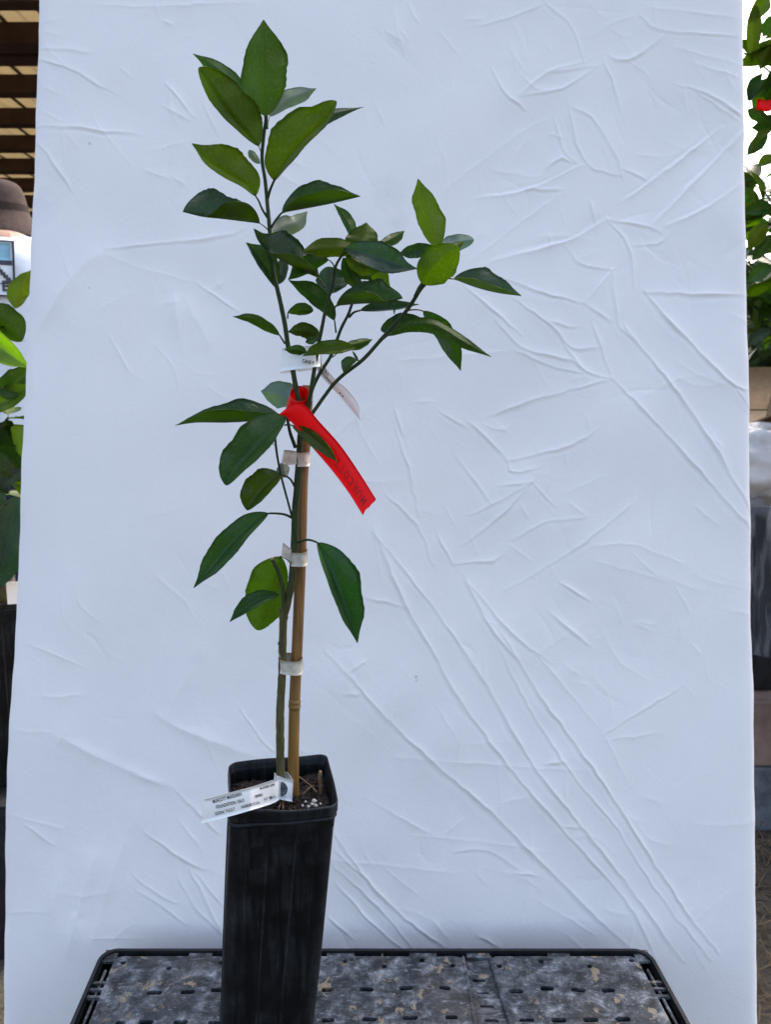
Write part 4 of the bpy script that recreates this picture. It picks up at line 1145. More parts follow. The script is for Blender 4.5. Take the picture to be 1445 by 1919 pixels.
# upper paper label, looped round the leading stem
P6 = cropper(510, 630, 5.485); SCALE[P6] = 5.485
def upper_label():
    root = empty("paper_label", at_y(548, 680, TY))
    tag(root, "white paper label looped round the thin stem above the red ribbon, long pointed tail", "label")
    n = 44; m = 7
    G = np.zeros((n, m, 3))
    # a loop that starts at the right behind the middle stem, comes round in front and closes behind the leading stem
    cx, cy = P6((300, 235))
    for i in range(n):
        a = math.radians(-10 - 340 * i / (n - 1))
        ex = 198 * math.cos(a) / 5.485; yy = .019 * math.sin(a)          # front is -Y
        for j in range(m):
            t = j / (m - 1)
            up_ = 128 + 20 * math.cos(a); dn = 100 - 26 * math.cos(a)
            v = (-up_ * (1 - t) + dn * t) / 5.485
            flare = 1 + (.10 * t if a < math.radians(-180) else 0)
            p = at_y(cx + ex * flare, cy + v + (4.5 if math.sin(a) > 0 else 0) * t, TY - .002 + yy)
            G[i, j] = p
    solid_strip("loop", G, M['paper'], root, .0003)
    A = [(478, 215), (560, 340), (660, 455), (785, 565), (882, 705), (912, 845)]
    B = [(462, 345), (530, 440), (600, 515), (730, 662), (840, 790), (906, 858)]
    T = strip_grid(A, B, P6, [.004, .006, .010, .016, .020, .024], [.004, .008, .012, .018, .022, .024], TY, 36, 7, .001)
    solid_strip("tail", T, M['paper'], root, .0003)
    def put(body, u0, u1, v0, v1, bold=.02, Gd=T):
        V, F = text_mesh(body, bold)
        n_, m_ = Gd.shape[:2]; W = []
        for x, y in V:
            fu = (u0 + (u1 - u0) * x) * (n_ - 1); fv = (v0 + (v1 - v0) * (1 - y)) * (m_ - 1)
            i, j = min(int(fu), n_ - 2), min(int(fv), m_ - 2); a, b = fu - i, fv - j
            p = Gd[i, j] * (1 - a) * (1 - b) + Gd[i + 1, j] * a * (1 - b) + Gd[i, j + 1] * (1 - a) * b + Gd[i + 1, j + 1] * a * b
            W.append(p - FW * .0005)
        mk("lettering", W, F, M['ink'], root, smooth=False)
    put("B FIN", .06, .24, .18, .42); put("N58G.BW2", .04, .34, .55, .76); put("- -", .50, .58, .70, .80)
    V, F = text_mesh("CANE P", .025)
    W = []
    for x, y in V:
        q = P6((310 + 120 * x, 232 + 26 * x + 38 * (1 - y)))
        W.append(at_y(q[0], q[1], TY - .0245 + .0024 * x))
    mk("lettering", W, F, M['ink'], root, smooth=False)
upper_label()

# red flagging ribbon
def red_ribbon():
    root = empty("red_ribbon", at_y(552, 765, TY - .02))
    tag(root, "red plastic ribbon knotted round the stems with faint reversed handwriting on its tail", "ribbon")
    n, m = 40, 9
    # loop: a short tilted sleeve whose mouth faces up and to the camera
    top = np.array(P6((284, 590))); botm = np.array(P6((212, 770)))
    G = np.zeros((n, m, 3))
    ax0 = at_y(top[0], top[1], TY - .006)
    k = depth(ax0) / FOC
    nrm = 0.62 * UP - .76 * FW + .12 * RT; nrm /= np.linalg.norm(nrm)
    ax1 = ax0 - nrm * .027 - RT * .005
    e1 = RT - nrm * np.dot(RT, nrm); e1 /= np.linalg.norm(e1); e2 = np.cross(nrm, e1)
    for i in range(n):
        a = 2 * math.pi * i / (n - 1)
        for j in range(m):
            t = j / (m - 1)
            r1 = 97 / 5.485 * k * (1 + .02 * t); r2 = 118 / 5.485 * k * (1 - .15 * t)
            c = ax0 * (1 - t) + ax1 * t
            G[i, j] = c + e1 * r1 * math.cos(a) + e2 * r2 * math.sin(a) * 1.0
    solid_strip("loop", G, M['red'], root, .00025)
    A = [(85, 790), (190, 715), (310, 690), (500, 895), (700, 1120), (885, 1385), (1068, 1675)]
    B = [(80, 812), (125, 815), (182, 865), (380, 1105), (600, 1362), (780, 1600), (930, 1838)]
    Y = [-.030, -.032, -.034, -.036, -.040, -.044, -.046]
    G = strip_grid(A, B, P6, Y, [y + d for y, d in zip(Y, (0, .002, .004, .004, .002, .0, -.003))], TY, 60, 9, .0012)
    # torn end
    for j in range(9): G[-1, j] += (G[-1, j] - G[-2, j]) * (.12 * math.sin(j * 1.7) + (-.35 if 4 < j < 7 else .05))
    solid_strip("tail", G, M['red'], root, .00025)
    # MURCOTT, seen reversed from behind: it runs from the free end up towards the knot
    word = "MURCOTT"
    for kx, ch in enumerate(word):
        V, F = text_mesh(ch, .012)
        u_c = .930 - kx * .0555
        W = []
        for x, y in V:
            # mirrored: letters' own right points to the knot, their feet to the upper edge
            fu = (u_c + .024 - .043 * x) * 59; fv = (.40 + .36 * (y)) * 8 
            i, j = min(int(fu), 58), min(int(fv), 7); a, b = fu - i, fv - j
            p = G[i, j] * (1 - a) * (1 - b) + G[i + 1, j] * a * (1 - b) + G[i, j + 1] * (1 - a) * b + G[i + 1, j + 1] * a * b
            W.append(p - FW * .0004)
        mk("letter", W, F, M['redink'], root, smooth=False)
red_ribbon()

# lower printed label
P5 = cropper(370, 1430, 7.225); SCALE[P5] = 7.225
def lower_label():
    YB = TY
    root = empty("printed_label", at_y(528, 1478, TY))
    tag(root, "white printed tree label tied at the trunk's foot, sticking out past the pot rim", "label")
    A = [(95, 490), (400, 410), (720, 325), (1045, 222), (1090, 200)]
    B = [(42, 818), (400, 730), (720, 640), (1000, 552), (1112, 492)]
    Y = [-.092, -.082, -.072, -.030, -.017]
    G = strip_grid(A, B, P5, Y, Y, YB, 40, 7, .0008)
    solid_strip("tail", G, M['paper'], root, .0003)
    A2 = [(1078, 172), (1180, 205), (1296, 240)]; B2 = [(1100, 486), (1200, 508), (1280, 522)]
    Y2 = [-.017, -.017, -.013]
    G2 = strip_grid(A2, B2, P5, Y2, Y2, YB, 14, 7, .0006)
    solid_strip("end_tab", G2, M['paper'], root, .0003)
    A3 = [(1076, 176), (1040, 128), (1062, 140), (1205, 120), (1290, 238)]; B3 = [(1085, 440), (1030, 400), (1062, 420), (1205, 400), (1280, 515)]
    G3 = strip_grid(A3, B3, P5, [-.0165, -.002, .006, .0085, -.0125], [-.0165, -.002, .006, .0085, -.0125], YB, 30, 5)
    solid_strip("loop", G3, M['paper'], root, .0003)
    def line(body, p0, p1, h, bold=.012, shear=.0, Yoff=.0009):
        """Text between two baseline points, drawn flat on the label."""
        V, F = text_mesh(body, bold, shear)
        d = np.array(p1, float) - np.array(p0, float); u = d / np.linalg.norm(d); up = np.array((u[1], -u[0])) if u[0] > 0 else np.array((-u[1], u[0]))
        W = []
        fine = G.reshape(-1, 3); dv_ = fine - CAM
        fx = CX + FOC * (dv_ @ RT) / (dv_ @ FW); fy = CY - FOC * (dv_ @ UP) / (dv_ @ FW)
        for x, y in V:
            q = np.array(p0) + d * x + up * h * y
            c = P5(q)
            w_ = 1 / ((fx - c[0]) ** 2 + (fy - c[1]) ** 2 + .5) ** 2
            W.append(at_y(c[0], c[1], float((w_ * fine[:, 1]).sum() / w_.sum()) - Yoff))
        mk("lettering", W, F, M['ink'], root, smooth=False)
    line("MURCOTT MANDARIN", (212, 548), (602, 440), 48, .016, .08)
    line("FOUNDATION: 15613", (258, 622), (634, 524), 48, .014, .08)
    line("SCION: T1S-2-7", (243, 712), (508, 642), 44, .014, .08)
    line("INCREASE: IS-21A", (600, 616), (845, 552), 38, .016, .08)
    line("CARRIZO", (780, 472), (888, 442), 36, .03)
    line("BUDDED: 2/29", (850, 362), (1048, 305), 34, .028)
    line("P1CLSH-I-1", (912, 520), (1056, 472), 46, .022)
    # the round black emblem with CAL, half of it hidden by the fold
    V = []; F = []
    cyp = (1122, 350)
    ring = [(cyp[0] + 98 * math.cos(a), cyp[1] + 100 * math.sin(a) + 4) for a in np.linspace(-math.pi / 2 + .05, math.pi / 2 - .05, 22)]
    for q in [cyp] + ring:
        c = P5(q); V.append(at_y(c[0], c[1], YB - .0184 + .003 * max(0, (q[0] - 1180)) / 116))
    F = [(0, i, i + 1) for i in range(1, 22)]
    mk("emblem", V, F, M['emblem'], root, smooth=False)
    Vt, Ft = text_mesh("CAL", .02)
    W = []
    for x, y in Vt:
        c = P5((1132 + 78 * x, 336 + 10 * x + 46 * (1 - y))); W.append(at_y(c[0], c[1], YB - .0190 + .002 * x))
    mk("lettering", W, Ft, M['ink'], root, smooth=False)
M['emblem'] = simple("grey printed disc", (0.10, 0.10, 0.11), .6, .3, .5, 250, 0)
lower_label()

# ------------------------------------------------------------------ what shows past the sheet's two edges
def leaf_template(L=1.0, width=.24, bend=.18, fold=.25, tip='n', seed=0):
    r = np.random.RandomState(seed)
    n, nv = 9, 2
    s = np.linspace(0, 1, n)
    mid = np.stack((s * L, np.zeros(n), -bend * s ** 2 + .05 * np.sin(s * 3)), axis=1)
    pr = profile(s, .42, tip)
    rows = []
    for q in np.linspace(-1, 1, 2 * nv + 1):
        w = width * pr * q
        rows.append(mid + np.stack((0 * s, w, fold * np.abs(w) + .02 * np.sin(s * 9 + seed) * abs(q)), axis=1))
    G = np.stack(rows, axis=1)
    du = np.gradient(G, axis=0); dv = np.gradient(G, axis=1)
    Nn = np.cross(du, dv); Nn /= np.linalg.norm(Nn, axis=-1, keepdims=True) + 1e-12
    V, F, mi, uvs = leaf_mesh("leaf", G, Nn, .006, False)
    # stalk
    V2, F2 = tube_geo([(-.16, 0, -.03), (-.06, 0, 0), (.03, 0, .01)], [.014] * 3, 5, True, len(V))
    V = np.vstack((V, V2)); nf = len(F); F = F + F2; mi = mi + [1] * len(F2)
    me = bpy.data.meshes.new("leaf")
    me.from_pydata(V.tolist(), [], [tuple(int(i) for i in f) for f in F])
    me.materials.append(M['leaf_up']); me.materials.append(M['leaf_lo'])
    me.polygons.foreach_set("material_index", np.array(mi, dtype=np.int32))
    me.polygons.foreach_set("use_smooth", np.ones(len(F), dtype=bool))
    uvl = me.uv_layers.new(name="UVMap")
    tot = sum(len(f) for f in F); arr = np.zeros((tot, 2)); arr[:len(uvs)] = uvs; arr[len(uvs):] = (.5, .5)
    uvl.data.foreach_set("uv", arr.ravel()); me.update()
    return me
LT = [leaf_template(1, .24, .18, .25, 'n', 1), leaf_template(1, .28, .34, .15, 'n', 2), leaf_template(1, .21, .05, .4, 'a', 3), leaf_template(1, .26, .26, .3, 'b', 4)]

def place_leaf(parent, pos, direction, size, up=(0, 0, 1), color='g', r=None):
    d = Vector(direction).normalized()
    u = Vector(up)
    y = u.cross(d)
    if y.length < 1e-4: y = Vector((1, 0, 0))
    y.normalize(); z = d.cross(y)
    R = Matrix((d, y, z)).transposed()
    o = bpy.data.objects.new("leaf", LT[r.randint(0, 4)])
    col.objects.link(o); o.parent = parent
    o.location = Vector(pos) - Vector(ORIG[parent.name])
    o.rotation_euler = R.to_euler(); o.scale = (size, size * r.uniform(.85, 1.15), size)
    c = COL[color]; j = r.uniform(.8, 1.25)
    o.color = (c[0] * j, c[1] * j, c[2] * j, 1)
    return o

def back_tree(base, top, rad, nleaf, label, seed, colors, size=(.08, .12), z0=.35, nb=9, group="trees beside the sheet", pz=None):
    r = np.random.RandomState(seed)
    base = np.array(base, float)
    root = empty("potted_citrus_tree", base)
    tag(root, label, "tree", group)
    H = top - base[2]
    pts = [base + np.array((r.normal(0, .01), r.normal(0, .01), H * t)) for t in np.linspace(0, 1, 8)]
    P = spline(pts, 24)
    tube("trunk", P, np.linspace(.009, .003, 24), M['stem'], root, 8)
    limbs = [P[6:]]
    for b in range(nb):
        t = z0 + (1 - z0) * (b + .5) / nb * .9
        p0 = P[int(t * 23)]
        a = r.uniform(0, 6.28); L = rad * r.uniform(.6, 1.0) * (1.1 - .4 * t)
        q = [p0, p0 + np.array((math.cos(a), math.sin(a), .5)) * L * .5, p0 + np.array((math.cos(a) * 1.0, math.sin(a) * 1.0, .75)) * L]
        S = spline(q, 9); tube("branch", S, np.linspace(.004, .0018, 9), M['stem'], root, 6); limbs.append(S)
    for k in range(nleaf):
        S = limbs[r.randint(0, len(limbs))]
        i = r.randint(1, len(S)); p = S[i]
        a = r.uniform(0, 6.28)
        d = np.array((math.cos(a), math.sin(a), r.uniform(-.7, .8)))
        place_leaf(root, p + d / np.linalg.norm(d) * .012, d, r.uniform(*size), (r.normal(0, .3), r.normal(0, .3), 1), colors[r.randint(0, len(colors))], r)
    return root

M['bench'] = simple("old black bench", (0.018, 0.019, 0.021), .55, .35, .5, 30, .3, .002)

# --- past the left edge: another potted tree on a low black crate
LB = at_y(-6, 1132, 1.40)
lc = empty("black_crate", (LB[0] - .1, 1.45, GROUND)); tag(lc, "black plastic crate under the neighbouring potted tree at the sheet's edge", "crate")
for name, c, s in (("deck_panel", (LB[0] - .13, 1.47, -.006), (.40, .40, .012)), ("side_wall", (LB[0] - .13, 1.285, -.158), (.37, .008, .284)), ("side_wall", (LB[0] - .13, 1.655, -.158), (.37, .008, .284)),
                   ("side_wall", (LB[0] - .311, 1.47, -.158), (.008, .36, .284)), ("side_wall", (LB[0] + .051, 1.47, -.158), (.008, .36, .284)), ("rim", (LB[0] - .13, 1.268, .004), (.40, .006, .022)), ("rim", (LB[0] + .072, 1.47, .004), (.006, .40, .022))):
    V, F = box_geo(c, s); bevel(mk(name, V, F, M['blackplastic'], lc, smooth=False), .002)
build_pot((LB[0], 1.40, 0.0015), 0.0, .3, "black nursery pot half hidden past the sheet's edge, under the bushy yellow green tree")
lt = back_tree((LB[0], 1.40, .335), .86, .10, 34, "bushy young citrus tree with broad yellow green leaves at the sheet's edge", 5, "gdogqO", (.075, .115), .05, 8, None)
def lleaf(pts, wl, wr, c, y0, y1, face, tip='n'):
    leaf(P0, pts, wl, wr, c, y0, y1, face, tip, YB=1.40, parent=lt)
lleaf([(28, 578), (36, 545), (60, 505)], 22, 20, 'O', 0, .02, 'l', 'n')
lleaf([(40, 640), (10, 600), (-30, 575)], 25, 30, 'g', -.02, -.03, 'l')
lleaf([(-70, 600), (0, 650), (56, 690)], 22, 30, 'y', -.06, -.10, 'u')
lleaf([(60, 690), (30, 715), (-20, 735)], 30, 25, 'g', -.04, -.08, 'u')
lleaf([(-30, 770), (20, 745), (58, 720)], 26, 18, 'O', -.05, -.08, 'u')
lleaf([(20, 800), (34, 815), (42, 860)], 16, 14, 'y', -.02, -.04, 'l')
lleaf([(50, 900), (20, 860), (-20, 840)], 34, 30, 'g', 0, -.02, 'u')
lleaf([(30, 930), (15, 1010), (-5, 1100)], 42, 44, 't', -.05, -.07, 'u', 'b')
lleaf([(0, 930), (10, 900), (45, 880)], 20, 16, 'q', 0, -.02, 'u')
lleaf([(45, 960), (20, 985), (-30, 1000)], 24, 22, 'q', -.02, -.03, 'u')
lleaf([(30, 1120), (20, 1140), (12, 1160)], 10, 9, 'y', -.03, -.03, 'u', 'b')
V, F = box_geo(at_y(24, 1111, 1.36), (.022, .0006, .042), rz(.2))
wl_ = mk("plant_tag", V, F, M['paper'], None, smooth=False); tag(wl_, "small blank white plant tag hanging beside the neighbouring pot at the sheet's edge", "label")

# --- past the right edge: two taller trees with the bright sky behind them
rt = back_tree((1.12, 2.10, .10), 2.25, .30, 230, "tall leafy citrus tree with broad hanging leaves, nearer the sheet", 21, "ggoOdo", (.09, .14), .30, 14)
back_tree((1.55, 2.70, .10), 1.50, .42, 190, "tall dark citrus tree standing farther back behind the cardboard box", 33, "gdgodO", (.09, .13), .25, 14)
def rleaf(pts, wl, wr, c, y0, y1, face, tip='n'):
    leaf(P0, pts, wl, wr, c, y0, y1, face, tip, YB=2.0, parent=rt)
for args in (([(1418, 10), (1414, 60), (1409, 118)], 14, 15, 'O', 0, .02, 'l'), ([(1450, 62), (1440, 95), (1424, 132)], 16, 18, 'O', -.02, .02, 'l'), ([(1440, -10), (1425, 15), (1402, 40)], 16, 14, 'o', 0, .02, 'u'),
             ([(1460, 30), (1445, 45), (1430, 70)], 14, 14, 'g', .03, .04, 'u'), ([(1405, 190), (1412, 160), (1432, 135)], 10, 11, 'd', .04, .05, 'u'), ([(1450, 150), (1425, 165), (1400, 185)], 14, 12, 'd', 0, .05, 'l'),
             ([(1402, 205), (1420, 215), (1450, 230)], 12, 14, 'g', .0, .05, 'l'), ([(1460, 215), (1435, 235), (1408, 240)], 14, 15, 'g', .05, .05, 'u'), ([(1440, 250), (1420, 270), (1400, 292)], 12, 13, 'd', 0, .03, 'l'),
             ([(1450, 240), (1425, 255), (1412, 285)], 7, 8, 'O', -.03, .0, 'u'), ([(1460, 300), (1440, 300), (1420, 312)], 9, 12, 'O', -.02, .02, 'u'), ([(1432, 375), (1428, 345), (1406, 318)], 7, 6, 'o', 0, .0, 'l'),
             ([(1420, 385), (1412, 365), (1398, 350)], 8, 8, 'o', 0, .0, 'l'), ([(1450, 395), (1425, 390), (1398, 400)], 14, 15, 'g', .0, .02, 'u'), ([(1440, 420), (1420, 440), (1402, 470)], 15, 15, 'O', .0, .03, 'l'),
             ([(1455, 440), (1430, 465), (1410, 490)], 14, 15, 'g', .05, .06, 'u'), ([(1450, 500), (1425, 510), (1400, 530)], 14, 15, 'd', .03, .05, 'u'), ([(1440, 545), (1424, 580), (1420, 625)], 12, 14, 'g', .0, .03, 'l'),
             ([(1445, 620), (1420, 630), (1400, 650)], 12, 12, 't', .0, .03, 'u'), ([(1402, 560), (1412, 580), (1416, 610)], 10, 10, 'd', .06, .05, 'u')):
    rleaf(*args)
for x, y, lab in ((1.12, 2.10, "black nursery pot of the nearer tall tree, behind the plastic tub"), (1.55, 2.70, "black nursery pot of the farther tall tree, behind the cardboard box")):
    build_pot((x, y, -.215), 0, .4, lab)
for (px, py), Y, lab in (((1436, 196), 2.02, "short strip of red tape tied among the leaves beside the sheet"), ):
    c = at_y(px, py, Y)
    G = np.zeros((8, 4, 3))
    for i in range(8):
        for j in range(4): G[i, j] = c + np.array((-.022 + .055 * i / 7, .008 * math.sin(i * .9), .013 - .026 * j / 3 + .004 * math.sin(i * 1.3)))
    rb = solid_strip("red_tape", G, M['red'], None, .0004); tag(rb, lab, "ribbon")

def box_obj(name, c, s, mat, parent=None, R=None, bv=.004):
    V, F = box_geo(c, s, R); o = mk(name, V, F, mat, parent, smooth=False); bevel(o, bv); return o
M['concrete'] = simple("blue grey concrete", (0.085, 0.095, 0.108), .9, .2, .4, 25, .5, .004)
M['board'] = simple("weathered plank", (0.15, 0.105, 0.085), .85, .2, .3, 14, .4, .002)
M['card'] = simple("cardboard", (0.22, 0.145, 0.08), .85, .2, .15, 40, .2, .001)
M['tub'] = simple("black tub plastic", (0.016, 0.018, 0.022), .4, .45, .5, 20, .2, .002)
by = 1.72
for k, x in enumerate((1.02, 1.75)):
    o = box_obj("concrete_block", (x, by + .16, GROUND + .083), (.42, .36, .166), M['concrete'], None, None, .008)
    tag(o, ("blue grey concrete block under the plank, next to the sheet's edge", "blue grey concrete block carrying the far end of the plank")[k], "block", "concrete blocks under the plank")
o = box_obj("wooden_plank", (1.38, by + .17, -.052), (1.26, .38, .160), M['board'], None, None, .004); tag(o, "thick weathered pinkish brown wooden plank laid across the concrete blocks", "plank")
tub = empty("plastic_tub", (1.22, by + .22, .029)); tag(tub, "large black plastic tub on the plank, filled with crumpled clear plastic bags", "tub")
def tub_ring(z, w, d): return [(1.22 + x, by + .22 + y, z) for x, y in rrect(-w, -d, w, d, .05, 6)]
rings = [tub_ring(.030, .36, .17), tub_ring(.036, .37, .18), tub_ring(.25, .395, .195), tub_ring(.44, .415, .21), tub_ring(.452, .43, .225), tub_ring(.484, .432, .226), tub_ring(.486, .42, .215), tub_ring(.45, .41, .205), tub_ring(.06, .365, .17)]
loft("wall", rings, M['tub'], tub, cap0=True, cap1=True)
for x in np.arange(.86, 1.62, .07):
    V, F = box_geo((x, by + .22 - .199, .245), (.008, .012, .36)); mk("rib", V, F, M['tub'], tub, smooth=False)
# crumpled clear plastic bags
def bag_mat():
    m, nt, p, out = newmat("clear polythene")
    p.inputs["Base Color"].default_value = (.75, .78, .80, 1); p.inputs["Roughness"].default_value = .15
    p.inputs["Alpha"].default_value = 1.0
    tr = nt.nodes.new("ShaderNodeBsdfTransparent"); tr.inputs[0].default_value = (.95, .96, .97, 1)
    ms = N(nt, "ShaderNodeMixShader")
    f = ramp(nt, noise(nt, objco(nt), 9, 3, .5), [(.3, .22), (.7, .55)])
    nt.links.new(f, ms.inputs[0]); nt.links.new(tr.outputs[0], ms.inputs[1]); nt.links.new(p.outputs[0], ms.inputs[2]); nt.links.new(ms.outputs[0], out.inputs[0])
    return m
M['bag'] = bag_mat()
def film_mat():
    m, nt, p, out = newmat("clear film")
    p.inputs["Base Color"].default_value = (.5, .53, .56, 1); p.inputs["Roughness"].default_value = .12
    tr = nt.nodes.new("ShaderNodeBsdfTransparent"); tr.inputs[0].default_value = (.93, .94, .95, 1)
    ms = N(nt, "ShaderNodeMixShader")
    f = ramp(nt, noise(nt, scaled(nt, objco(nt), (3, 3, .5)), 16, 4, .55), [(.45, .02), (.75, .22)])
    nt.links.new(f, ms.inputs[0]); nt.links.new(tr.outputs[0], ms.inputs[1]); nt.links.new(p.outputs[0], ms.inputs[2]); nt.links.new(ms.outputs[0], out.inputs[0])
    return m
M['film'] = film_mat()
def crumple(name, c, s, seed, label, flat=0.0):
    r = np.random.RandomState(seed)
    bm = bmesh.new(); bmesh.ops.create_icosphere(bm, subdivisions=5, radius=1)
    ks = [(r.normal(0, 1, 3) * r.uniform(2, 9), r.uniform(0, 6), r.uniform(.3, 1)) for _ in range(16)]
    V = []
    for v in bm.verts:
        p = np.array(v.co); d = 0
        for k, ph, a in ks: d += a * abs(math.sin(np.dot(k, p) + ph)) / (1 + np.linalg.norm(k)) * .55
        p = p * (.72 + d)
        V.append(np.array(c) + p * np.array(s))
    F = [[x.index for x in f.verts] for f in bm.faces]; bm.free()
    o = mk(name, V, F, M['bag'], None); tag(o, label, "bag", "clear plastic bags"); return o
crumple("plastic_bag", (1.00, by + .20, .555), (.24, .15, .095), 3, "crumpled clear plastic bag bulging over the tub's rim beside the sheet")
crumple("plastic_bag", (1.42, by + .22, .545), (.20, .16, .09), 8, "crumpled clear plastic bag at the far end of the tub")
# clear sheet hanging down the tub's front
G = np.zeros((26, 18, 3)); r_ = np.random.RandomState(4)
for i in range(26):
    for j in range(18):
        u, v = i / 25, j / 17
        G[i, j] = (.80 + .34 * u + .05 * v * math.sin(u * 5), by - .018 - .02 * v + .012 * math.sin(u * 23 + 3 * v) + .006 * math.sin(u * 51 + v * 6), .492 - .33 * v - .05 * math.sin(u * 3) * v)
o = solid_strip("plastic_film", G, M['film'], None, .0005); tag(o, "clear plastic film hanging in folds down the front of the black tub", "plastic film")
# open cardboard box behind the bags
cb = empty("cardboard_box", (1.32, 2.12, .33)); tag(cb, "open brown cardboard box with splayed flaps behind the plastic bags", "box")
bx0 = (1.26, 2.16)
for name, c, s, R in (("side_panel", (bx0[0], bx0[1] - .17, .45), (.50, .005, .20), None), ("side_panel", (bx0[0], bx0[1] + .17, .52), (.50, .005, .34), None),
                      ("side_panel", (bx0[0] - .25, bx0[1], .52), (.005, .335, .34), None), ("side_panel", (bx0[0] + .25, bx0[1], .52), (.005, .335, .34), None), ("base_panel", (bx0[0], bx0[1], .352), (.49, .33, .005), None)):
    V, F = box_geo(c, s, R); mk(name, V, F, M['card'], cb, smooth=False)
def flap(p, q, out, L):
    p, q, out = np.array(p), np.array(q), np.array(out, float); out /= np.linalg.norm(out)
    G = np.stack([np.stack((p + out * L * t, q + out * L * t)) for t in (0, .5, 1)])
    solid_strip("flap", G, M['card'], cb, .004)
x0, x1, y0, y1, zt = bx0[0] - .25, bx0[0] + .25, bx0[1] - .17, bx0[1] + .17, .69
flap((x0 - .04, y0 - .02, zt - .015), (x1 - .04, y0 - .02, zt + .30), (0, -.25, .9), .055); flap((x0, y1, zt), (x1, y1, zt), (0, .5, .8), .15)
flap((x0, y0, zt), (x0, y1, zt), (-.8, 0, -.35), .15); flap((x1, y0, zt), (x1, y1, zt), (.7, 0, .6), .15)
tb = box_obj("side_table", (1.50, 2.42, .02), (1.3, .06, .60), M['bench'], None, None, .006)
bpy.data.objects.remove(tb)
box_t = empty("low_bench", (1.50, 2.45, GROUND)); tag(box_t, "dark low bench carrying the tall potted trees and the cardboard box", "bench")
V, F = box_geo((1.50, 2.50, -.235), (1.5, 1.1, .035)); bevel(mk("seat_board", V, F, M['bench'], box_t, smooth=False))
for x in (.80, 2.2):
    for y in (2.0, 3.0):
        V, F = box_geo((x, y, -.276), (.05, .05, .046)); mk("leg", V, F, M['bench'], box_t, smooth=False)
st = empty("wooden_crate", (1.26, 2.16, -.2)); tag(st, "dark slatted wooden crate that the cardboard box stands on", "crate")
for k in range(6):
    V, F = box_geo((1.30, 1.985 + 0, -.165 + k * .088), (.52, .014, .075)); mk("slat", V, F, M['bench'], st, smooth=False)
    V, F = box_geo((1.30, 2.345, -.165 + k * .088), (.52, .014, .075)); mk("slat", V, F, M['bench'], st, smooth=False)
V, F = box_geo((1.30, 2.165, .334), (.54, .40, .014)); mk("top_board", V, F, M['bench'], st, smooth=False)
for x in (1.05, 1.55):
    for y in (2.00, 2.33):
        V, F = box_geo((x, y, .055), (.03, .016, .54)); mk("corner_post", V, F, M['bench'], st, smooth=False)

# dry grass and litter on the earth
def litter():
    r = np.random.RandomState(9); V, F = [], []
    for k in range(2600):
        x, y = r.uniform(.45, 1.9), r.uniform(1.02, 1.80)
        a = r.uniform(0, 6.28); L = r.uniform(.02, .09); w = r.uniform(.0006, .0022)
        z = GROUND + .002
        d = np.array((math.cos(a), math.sin(a), 0)); n_ = np.array((-d[1], d[0], 0)) * w
        p0 = np.array((x, y, z)); p1 = p0 + d * L * .5 + np.array((0, 0, r.uniform(.003, .03))); p2 = p0 + d * L + np.array((0, 0, r.uniform(0, .02)))
        b = len(V); V += [p0 - n_, p0 + n_, p1 - n_, p1 + n_, p2]; F += [(b, b + 1, b + 3, b + 2), (b + 2, b + 3, b + 4)]
    o = mk("dry_grass", V, F, M['straw'], None, smooth=False); tag(o, "dry brown grass and leaf litter on the bare earth", "grass", kind="stuff")
M['straw'] = simple("straw", (0.075, 0.055, 0.032), .8, .2, .6, 8, 0)
litter()

# far trees beyond the work area
def far_hedge():
    r = np.random.RandomState(17); V, F = [], []
    for k in range(16000):
        x = r.uniform(1.2, 9); y = 5.5 + r.uniform(0, 1.6)
        z = GROUND + abs(r.normal(0, 1)) * 0 + r.uniform(0, 1) ** .8 * (2.05 + .35 * math.sin(x * 2.1) + .2 * math.sin(x * 5.3))
        a = r.uniform(0, 6.28); e = r.uniform(-.8, .8); L = r.uniform(.10, .2); w = L * .28
        d = np.array((math.cos(a) * math.cos(e), math.sin(a) * math.cos(e), math.sin(e)))
        n_ = np.cross(d, r.normal(0, 1, 3)); n_ /= np.linalg.norm(n_) + 1e-6
        p = np.array((x, y, z)); b = len(V)
        V += [p, p + d * L * .5 + n_ * w, p + d * L, p + d * L * .5 - n_ * w]; F += [(b, b + 1, b + 2, b + 3)]
    o = mk("distant_trees", V, F, M['farleaf'], None, smooth=False); tag(o, "dark mass of distant trees beyond the work area", "trees", kind="stuff")
M['farleaf'] = simple("far foliage", (0.035, 0.060, 0.016), .6, .3, .5, 1.5, 0)
far_hedge()

